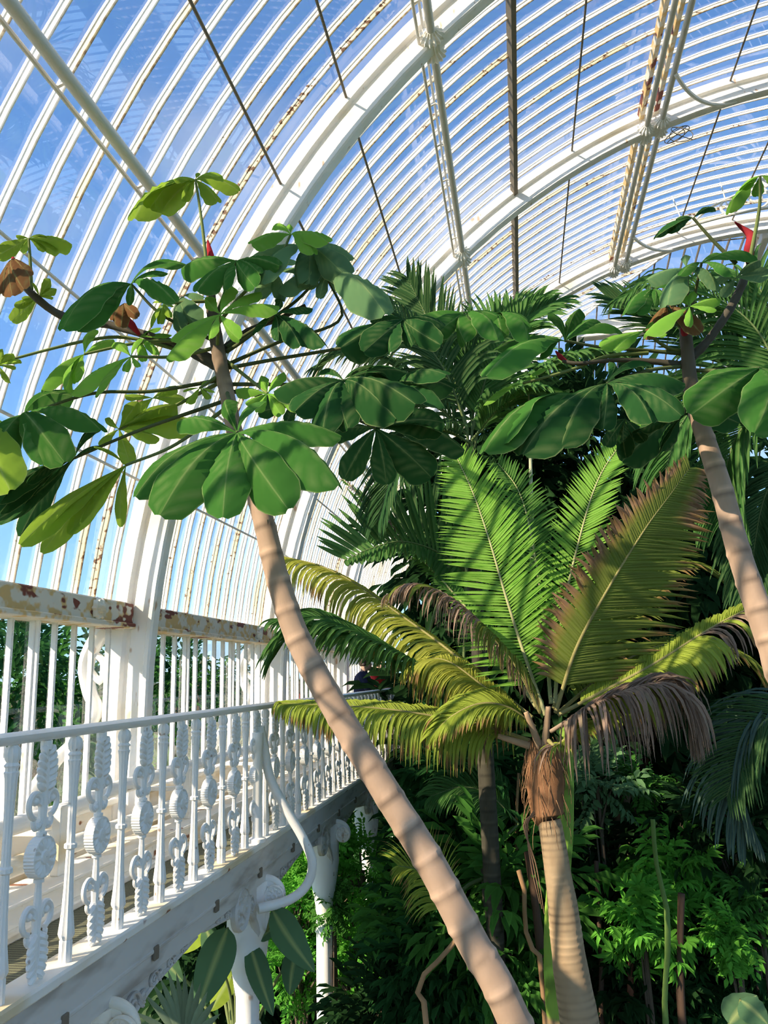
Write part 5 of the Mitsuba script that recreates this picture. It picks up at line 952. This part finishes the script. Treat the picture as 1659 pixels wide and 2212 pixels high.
# ------------------------------------------------------------------ the two umbrella trees
BARK = ((.43, .30, .21), (.285, .19, .125))
b1 = CEC1_TRUNK[0][-1]
umbrella_tree('cecropia_tree', 'slender ringed tan tree leaning left across the railing, with large umbrella leaves and red buds', CEC1_TRUNK,
              [(b1[0] + .55, b1[1], b1[2] - 1.4), (b1[0] + .95, b1[1], b1[2] - 3.4), (b1[0] + 1.1, b1[1], .2), (b1[0] + 1.12, b1[1], -.1)], CEC1_LEAVES, CEC1_BRANCHES, CEC1_BUDS, BARK, 5)
b2 = CEC2_TRUNK[0][-1]
umbrella_tree('cecropia_tree', 'second umbrella-leaved tree whose thin tan trunk leans down out of the right edge', CEC2_TRUNK,
              [(b2[0] + .5, b2[1], b2[2] - 1.2), (b2[0] + 1.2, b2[1], b2[2] - 3.6), (b2[0] + 1.5, b2[1], .2), (b2[0] + 1.52, b2[1], -.1)], CEC2_LEAVES, CEC2_BRANCHES, CEC2_BUDS, BARK, 6)

# ------------------------------------------------------------------ the palm in the middle
r = np.random.default_rng(21)
pt = thing('palm_tree', 'yellowing feather palm in the middle with withered brown fronds and a fibrous brown neck', 'palm')
g0 = PALM_TRUNK[0][-1]
TP, TR = np.array(PALM_TRUNK[0]), np.array(PALM_TRUNK[1])
v, f, c = ringed_trunk(TP[4:], TR[4:], np.array([(g0[0] + .1, g0[1], g0[2] - 1.5), (g0[0] + .2, g0[1], g0[2] - 4.0), (g0[0] + .2, g0[1], .0), (g0[0] + .2, g0[1], -.15)]), (.37, .27, .16), (.25, .165, .09), pitch=.055, step=.035, seed=8, sides=20)
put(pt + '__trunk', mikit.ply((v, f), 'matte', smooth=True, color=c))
Q = spline(TP[:5], 40); rr = np.interp(np.linspace(0, 1, 40), [0, .25, .5, .8, .95, 1], [TR[0], TR[1], TR[2], TR[3], TR[3] * .92, TR[4]])
m = tube(Q, rr, 20); vv = np.array(m[0]); cen = np.repeat(Q, 20, axis=0); k = 20 * 40
d = vv[:k] - cen; vv[:k] += nrm(d) * (.05 * (meshkit.fbm(vv[:k] * [16, 16, 5], 3, 4) - .5))[:, None]
cc = np.array((.25, .12, .055)) * (.45 + 1.0 * meshkit.fbm(vv * [30, 30, 7], 3, 9))[:, None]
kk = put(pt + '__fibre_sheath', mikit.ply((vv, m[1]), 'matte', smooth=True, color=cc)); labels[kk] = {'label': 'shaggy dark brown fibre below the fronds'}
fib = []
for i in range(80):
    a, s = r.random() * 6.28, r.random()
    o = Q[int(s * 39)] + rr[int(s * 39)] * np.array([math.cos(a), math.sin(a), 0])
    e = o + np.array([math.cos(a + r.normal() * .6) * .05, math.sin(a + r.normal() * .6) * .05, -.10 - .16 * r.random()])
    fib.append(colored(tube(spline([o + [0, 0, .04], (o + e) / 2 + [math.cos(a) * .025, math.sin(a) * .025, 0], e], 6), np.linspace(.004, .0015, 6), 4), np.array((.26, .15, .075)) * (.5 + r.random())))
q = gather(fib); kk = put(pt + '__loose_fibres', mikit.ply((q[0], q[1]), 'matte', smooth=True, color=q[2])); labels[kk] = {'kind': 'stuff'}
hang = [colored(tube(spline([TP[4] + [-.08, -.07, .12 - .03 * i], TP[4] + [-.18 - .015 * i, -.08, -.02], TP[4] + [-.17 + .02 * i, -.09, -.33], TP[4] + [-.12 + .016 * i, -.10, -.62 - .04 * i]], 16), np.linspace(.010, .003, 16), 5), (.20, .12, .07), .3) for i in range(3)]
q = gather(hang); put(pt + '__old_flower_stalk', mikit.ply((q[0], q[1]), 'matte', smooth=True, color=q[2])); labels[_k := pt + '__old_flower_stalk'] = {'kind': 'stuff'}
for i, d in enumerate(PALM):
    frond(pt, d, r, .019, (.36, .36, .17) if d['col'] in ('bright', 'mid') else (.27, .24, .09))
for e in ((-.10, -.10, .30), (.05, -.10, .34), (-.30, -.04, .10)):
    o = TP[0] + [e[0] * .25, e[1], -.05]
    q = colored(tube(spline([o, o + np.array(e) * .5, o + np.array(e)], 10), np.linspace(.034, .022, 10), 8), (.38, .26, .16), .25)
    kk = put(pt + '__cut_stalk', mikit.ply((q[0], q[1]), 'matte', smooth=True, color=q[2])); labels[kk] = {'label': 'pale stump of a cut frond'}
q = colored(tube(spline(SPEAR[0], 20), np.interp(np.linspace(0, 1, 20), np.linspace(0, 1, 4), SPEAR[1]), 8), (.45, .46, .30), .2)
kk = put(pt + '__spear_leaf', mikit.ply((q[0], q[1]), 'matte', smooth=True, color=q[2])); labels[kk] = {'label': 'pale upright unopened spear leaf'}

t = thing('green_palm_trunk', 'smooth bright green palm trunk standing close behind the tan palm trunk', 'palm trunk')
g0 = GREEN_TRUNK[0][-1]
v, f, c = ringed_trunk(np.array(GREEN_TRUNK[0]), np.array(GREEN_TRUNK[1]), np.array([(g0[0], g0[1], g0[2] - 2), (g0[0], g0[1], 0), (g0[0], g0[1], -.15)]), (.22, .36, .05), (.17, .30, .04), pitch=.6, step=.02, seed=3)
low = np.clip((5.95 - v[:, 2]) / .02, 0, 1)[:, None]
scene[t] = mikit.ply((v, f), 'matte', smooth=True, color=c * (1 - low) + np.array((.24, .17, .09)) * low)

# ------------------------------------------------------------------ dark feather palms behind
for nm, lab, D, base in (('kentia_palm', 'tall dark green feather palm behind the left umbrella tree, long drooping leaflets', KENTIA, (1020, 7.6)),
                         ('kentia_palm', 'dark feather palm at the right edge behind the second umbrella tree', KENTIA2, None),
                         ('shade_palm', 'low dim palm with thin grey green fronds hanging at the right edge', LOWFRONDS[:2], None),
                         ('shade_palm', 'small palm with narrow leaflets in the dark left of the palm trunk', LOWFRONDS[2:], None)):
    t = thing(nm, lab, 'palm')
    for d in D:
        frond(t, d, r, .016, (.12, .17, .06))
    o = np.mean([np.array(d['p'][0]) for d in D], axis=0)
    pts_ = [o + [0, 0, .05], o + [.02, 0, -.8], o + [.05, 0, -3], [o[0] + .08, o[1], -.1]]
    v, f, c = ringed_trunk(np.array(pts_[:2]), np.array([.05, .06]) * (1.3 if nm[0] == 'k' else .7), np.array(pts_[2:]), (.065, .06, .04), (.04, .036, .025), pitch=.12, step=.04, seed=4)
    put(t + '__trunk', mikit.ply((v, f), 'matte', smooth=True, color=c))
    for d in D:                              # stalks that reach the crown
        a = np.array(d['p'][0])
        if np.linalg.norm(a - o) > .08:
            q = colored(tube(spline([o + [0, 0, -.1], (o + a) / 2 + [0, 0, .03], a], 12), np.linspace(.022, .014, 12), 7), (.12, .17, .06), .2)
            put(t + '__stalk', mikit.ply((q[0], q[1]), 'matte', smooth=True, color=q[2]))

# ------------------------------------------------------------------ the undergrowth
SHRUB_LABELS = [
    ('climbing_shrub', 'bright green small-leaved climber just below the gallery, topmost of the bright climbers'), ('climbing_shrub', 'bright green small-leaved climber beside the hose end below the gallery'),
    ('climbing_shrub', 'bright green climber lowest beside the white column'), ('climbing_shrub', 'bright green climber between the two white columns'),
    ('leafy_shrub', 'dark shrub with lance leaves right behind the column capital'), ('leafy_shrub', 'dark glossy shrub with hanging lance leaves left of the palm head'),
    ('leafy_shrub', 'dark shrub partly behind the leaning trunk at mid height'), ('leafy_shrub', 'nearly black shrub between leaning trunk and palm trunk'),
    ('leafy_shrub', 'shrub with large pale lance leaves left of the crooked tan stem'), ('leafy_shrub', 'dark shrub left of the leaning trunk, above the bent branch'),
    ('leafy_shrub', 'dark shrub low between the leaning trunk and the palm trunk'), ('leafy_shrub', 'mid green shrub at the foot of the slim dark trunk'),
    ('leafy_shrub', 'black shrub at the bottom left of the leaning trunk'), ('ladder_leaf_shrub', 'grey green shrub with ladder-like leaves just right of the palm neck'),
    ('ladder_leaf_shrub', 'bright small-leaved shrub under the withered brown frond'), ('star_leaf_shrub', 'bright green star-leaved shrub round the pale green cane'),
    ('star_leaf_shrub', 'bright green star-leaved shrub low beside the pale green cane'), ('star_leaf_shrub', 'mid green star-leaved shrub near the right edge'),
    ('leafy_shrub', 'dark shrub in the bottom right corner'), ('leafy_shrub', 'black shrub low just right of the palm trunk'),
    ('star_leaf_shrub', 'dark star-leaved shrub at the bottom right of the cane'), ('leafy_shrub', 'black shrub at the right edge under the dim palm fronds'),
    ('ladder_leaf_shrub', 'small bright shrub at the right edge above the big pale leaf'), ('leafy_shrub', 'dark shrub hanging close left of the palm neck'),
    ('leafy_shrub', 'black shrub right of the palm trunk at mid height'), ('climbing_shrub', 'bright small-leaved climber directly left of the leaning trunk'), ('climbing_shrub', 'narrow mid green climber wound round the white column right of the hose'), ('star_leaf_shrub', 'small bright star-leaved shrub at the right edge')]
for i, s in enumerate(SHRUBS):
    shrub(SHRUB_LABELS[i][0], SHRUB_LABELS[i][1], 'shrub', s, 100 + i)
BACK = ['under the gallery far behind the hose', 'behind the bright climbers and the leaning trunk, far back', 'behind the lower half of the leaning trunk, far back', 'far behind the foot of the palm trunk', 'far behind the pale green cane', 'far behind the star-leaved shrubs near the right edge', 'far back beyond the right edge', 'behind the end of the gallery railing', 'left of and behind the palm neck', 'right behind the palm neck', 'behind the withered brown frond', 'behind the dim palm at the right edge', 'behind the yellow left fronds', 'behind the heart of the palm crown', 'behind the big olive frond', 'behind the lower right fronds', 'at the right edge behind the second tan trunk', 'behind the tips of the upright green fronds', 'between the two upright green fronds, high up', 'behind the pale spear leaf', 'behind the tip of the big olive frond', 'behind the left upright frond', 'behind the middle of the big olive frond', 'low under the gallery behind the mesh-wrapped column', 'low behind the leaning trunk', 'low between the leaning trunk and the palm', 'low right of the palm trunk', 'low behind the reddish stem', 'low in the bottom right corner', 'behind the fan palm under the gallery', 'behind the paddle-shaped leaves under the gallery']
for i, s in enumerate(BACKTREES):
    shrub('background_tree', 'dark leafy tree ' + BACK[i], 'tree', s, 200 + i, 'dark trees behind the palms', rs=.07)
for D, nm, lab in ((BIGLEAVES, 'broad_leaf_plant', 'plant with big paddle-shaped leaves round the white column under the gallery'), (BIGLEAVES2, 'broad_leaf_plant', 'plant with broad pale leaves in the bottom right corner')):
    t = thing(nm, lab, 'plant')
    o = np.mean([np.array(d[0]) for d in D], axis=0); o = np.array([o[0], o[1] + .25, 0])
    st = np.array([o[0], o[1], np.min([d[0][2] for d in D]) - .8])
    q = colored(tube(spline([o, (o + st) / 2 + [.05, 0, 0], st], 16), np.linspace(.09, .06, 16), 10), (.13, .15, .06), .3)
    put(t + '__stem', mikit.ply((q[0], q[1]), 'matte', smooth=True, color=q[2]))
    for b, tip, n, w, col in D:
        k = put(t + '__leaf', leafply(*big_leaf(b, tip, n, w, col, r)))
        b = np.array(b)
        q = colored(tube(spline([st, (st + b) / 2 + [0, .05, .12], b], 14), np.linspace(.022, .010, 14), 7), (.16, .20, .07), .2)
        put(k + '__stalk', mikit.ply((q[0], q[1]), 'matte', smooth=True, color=q[2]))
t = thing('fan_palm', 'grey green fan palm at the bottom left under the gallery', 'palm')
o = np.array(FAN[0])
for tip in FAN[1]:
    tip = np.array(tip); a = tip - o; L = np.linalg.norm(a); d = a / L; s = nrm(np.cross(d, [0, -1, 0])); u = np.linspace(0, 1, 9)
    w = .030 * np.sin(np.pi * np.clip(u * .9 + .1, 0, 1)) * (u < .99); p = o + a * u[:, None] + np.outer(u ** 2, [0, -.12, -.03])
    v = np.stack([p - s * w[:, None], p + np.outer(w, [0, -.6, 0]), p + s * w[:, None]], 1).reshape(-1, 3)
    jj = (np.arange(8)[:, None] * 3 + np.arange(2)).ravel()
    put(t + '__blade', leafply(v, tri(np.stack([jj, jj + 1, jj + 4, jj + 3], 1)), np.array((.22, .30, .20)) * (.8 + .4 * r.random()) * np.ones((27, 3))))
q = colored(tube([o + [0, 0, .02], o + [.1, .2, -1.5], [o[0] + .15, o[1] + .3, -.1]], [.02, .05, .08], 9), (.15, .12, .07), .3)
put(t + '__trunk', mikit.ply((q[0], q[1]), 'matte', smooth=True, color=q[2]))
SC = {'dark': (.085, .050, .032), 'tan': (.34, .20, .10), 'green': (.13, .22, .05), 'red': (.22, .085, .045)}
for (P, Rr), col, lab in STEMS:
    t = thing('bare_stem', lab, 'stem')
    P = [list(p) for p in P]; Rr = list(Rr)
    if P[-1][2] < 6.8:
        P += [[P[-1][0], P[-1][1], P[-1][2] * .5], [P[-1][0], P[-1][1], -.1]]; Rr += [Rr[-1], Rr[-1] * 1.2]
    n = 40; Q = spline(P, n)
    q = colored(tube(Q, np.interp(np.linspace(0, 1, n), np.linspace(0, 1, len(Rr)), Rr) * (1 + .08 * np.cos(np.arange(n) * 1.3)), 10), SC[col], .35)
    scene[t] = mikit.ply((q[0], q[1]), 'matte', smooth=True, color=q[2])

# ------------------------------------------------------------------ trees outside, behind the windows
GARDEN = ['nearest the left edge, through the near windows', 'through the near windows beside the first rib', 'just past the first rib', 'through the second row of windows', 'through the middle of the second windows', 'through the far end of the second windows', 'behind the lower leaning trunk', 'beyond the far left windows', 'beyond the far left corner', 'straight behind the far end, leftmost there', 'behind the far end, second from the left', 'behind the far end, third from the left', 'behind the far end, rightmost']
for i, (x, y, h, w) in enumerate(((-26, 6, 12.0, 3.6), (-29, 13, 10.8, 4.2), (-24, 20, 11.2, 3.6), (-30, 28, 12.4, 4.4), (-25, 37, 11.0, 4.0), (-30, 47, 11.8, 4.6), (-24, 58, 11.0, 4.6), (-32, 72, 12, 6), (-22, 86, 11, 6),
                                   (-6, 95, 11, 6.5), (12, 100, 11, 7), (30, 96, 11.5, 7), (48, 84, 11, 7))):
    rr_ = np.random.default_rng(300 + i)
    t = thing('garden_tree', 'leafy garden tree outside the glass, ' + GARDEN[i], 'tree', 'garden trees outside')
    parts = [foliage((x + rr_.normal() * w * .3, y + rr_.normal() * w * .3, z), w * (1.0 - .25 * q), 1.0, 'twig', ('mid', 'green', 'deep')[q % 3], .75, 70, rr_)[:3] for q, z in enumerate((h * .28, h * .55, h * .78))]
    k = put(t + '__foliage', leafply(*gather(parts))); labels[k] = {'kind': 'stuff'}
    q = colored(tube([(x, y, -.2), (x + .1, y, h * .4), (x, y, h * .8)], [.3, .22, .08], 9), (.12, .09, .06), .3)
    put(t + '__trunk', mikit.ply((q[0], q[1]), 'matte', smooth=True, color=q[2]))

# ------------------------------------------------------------------ two visitors far along the gallery, at the rail
import manifold3d as m3


def figure(x, y, face, coat, legs, hair, lean):
    """one continuous clothed body; returns (body mesh, colours), hair mesh"""
    def ball(p, r):
        return m3.Manifold.sphere(r, 16).translate(list(map(float, p)))
    J = dict(hipL=(0, .09, .92), hipR=(0, -.09, .92), knL=(.02, .10, .50), knR=(.02, -.10, .50), anL=(-.01, .10, .09), anR=(-.01, -.10, .09), toL=(.15, .11, .04), toR=(.15, -.11, .04),
             pel=(0, 0, .98), wai=(.01, 0, 1.12), che=(.03 + lean * .5, 0, 1.32), nec=(.05 + lean, 0, 1.47), hea=(.09 + lean, 0, 1.62), shL=(.04 + lean, .18, 1.41), shR=(.04 + lean, -.18, 1.41),
             elL=(.16 + lean, .24, 1.17), elR=(.16 + lean, -.24, 1.17), haL=(.33 + lean * .5, .14, 1.14), haR=(.33 + lean * .5, -.14, 1.14), fiL=(.41 + lean * .5, .12, 1.13), fiR=(.41 + lean * .5, -.12, 1.13), jaw=(.13 + lean, 0, 1.57), nose=(.185 + lean, 0, 1.605))
    rad = dict(hipL=.105, hipR=.105, knL=.065, knR=.065, anL=.05, anR=.05, toL=.04, toR=.04, pel=.14, wai=.135, che=.155, nec=.055, hea=.098, shL=.075, shR=.075, elL=.052, elR=.052, haL=.036, haR=.036, fiL=.026, fiR=.026, jaw=.065, nose=.018)
    bones = 'pel-wai wai-che che-nec nec-hea hea-jaw jaw-nose che-shL che-shR shL-elL shR-elR elL-haL elR-haR haL-fiL haR-fiR pel-hipL pel-hipR hipL-knL hipR-knR knL-anL knR-anR anL-toL anR-toR'.split()
    body = m3.Manifold()
    for b in bones:
        p, q = b.split('-')
        body = body + m3.Manifold.batch_hull([ball(J[p], rad[p]), ball(J[q], rad[q])])
    for s in (-1, 1):                        # ears and fingers
        body = body + ball((.07 + lean, s * .098, 1.61), .024)
        for q in range(4):
            body = body + m3.Manifold.batch_hull([ball((.36 + lean * .5, s * (.13 - .018 * q + .02), 1.135), .011), ball((.44 + lean * .5 - .012 * abs(q - 1), s * (.125 - .02 * q + .02), 1.10), .009)])
    mm = body.refine_to_length(.035).to_mesh()
    v, f = np.array(mm.vert_properties[:, :3], float), np.array(mm.tri_verts)
    tm = trimesh.Trimesh(v, f, process=False)
    trimesh.smoothing.filter_taubin(tm, iterations=6)
    v = np.array(tm.vertices)
    c = np.where(v[:, 2:] > 1.485, np.array((.58, .38, .29)), np.where(v[:, 2:] > .86, np.array(coat), np.where(v[:, 2:] > .10, np.array(legs), np.array((.05, .045, .04)))))
    hand = (np.linalg.norm(v - np.array(J['haL']), axis=1) < .12) | (np.linalg.norm(v - np.array(J['haR']), axis=1) < .12)
    c[hand & (v[:, 0] > .29 + lean * .5)] = (.58, .38, .29)
    for s in (-1, 1):
        c[np.linalg.norm(v - np.array((.182 + lean, s * .034, 1.632)), axis=1) < .016] = (.05, .04, .04)
    c[np.linalg.norm((v - np.array((.185 + lean, 0, 1.553))) * [1, .6, 1.6], axis=1) < .02] = (.45, .16, .15)
    hr = trimesh.creation.icosphere(3, .112); hv = np.array(hr.vertices) * [1, .98, 1.02] + [.078 + lean, 0, 1.645]
    keep = ~((hv[:, 0] > .125 + lean) & (hv[:, 2] < 1.69)) & (hv[:, 2] > 1.545)
    hf = np.array(hr.faces); hf = hf[keep[hf].all(1)]
    a = math.radians(face); Rz = np.array([[math.cos(a), -math.sin(a), 0], [math.sin(a), math.cos(a), 0], [0, 0, 1]])
    o = np.array([x, y, GAL + .012])
    return (v @ Rz.T + o, f, c), (hv @ Rz.T + o, hf, np.ones((len(hv), 3)) * np.array(hair))


for x, y, face, coat, legs, hair, lean, lab in ((-2.87, 14.3, 0, (.02, .025, .07), (.04, .04, .06), (.06, .04, .03), .02, 'person in a dark navy jacket leaning on the far railing, half hidden by fronds'),
                                                (-2.87, 15.9, -20, (.55, .03, .03), (.05, .05, .06), (.12, .08, .05), .02, 'person in a bright red top at the far railing, mostly hidden by fronds')):
    t = thing('person', lab, 'person')
    b, h = figure(x, y, face, coat, legs, hair, lean)
    put(t + '__body', mikit.ply((b[0], b[1]), 'matte', smooth=True, color=b[2]))
    put(t + '__hair', mikit.ply((h[0], h[1]), 'matte', smooth=True, color=h[2]))
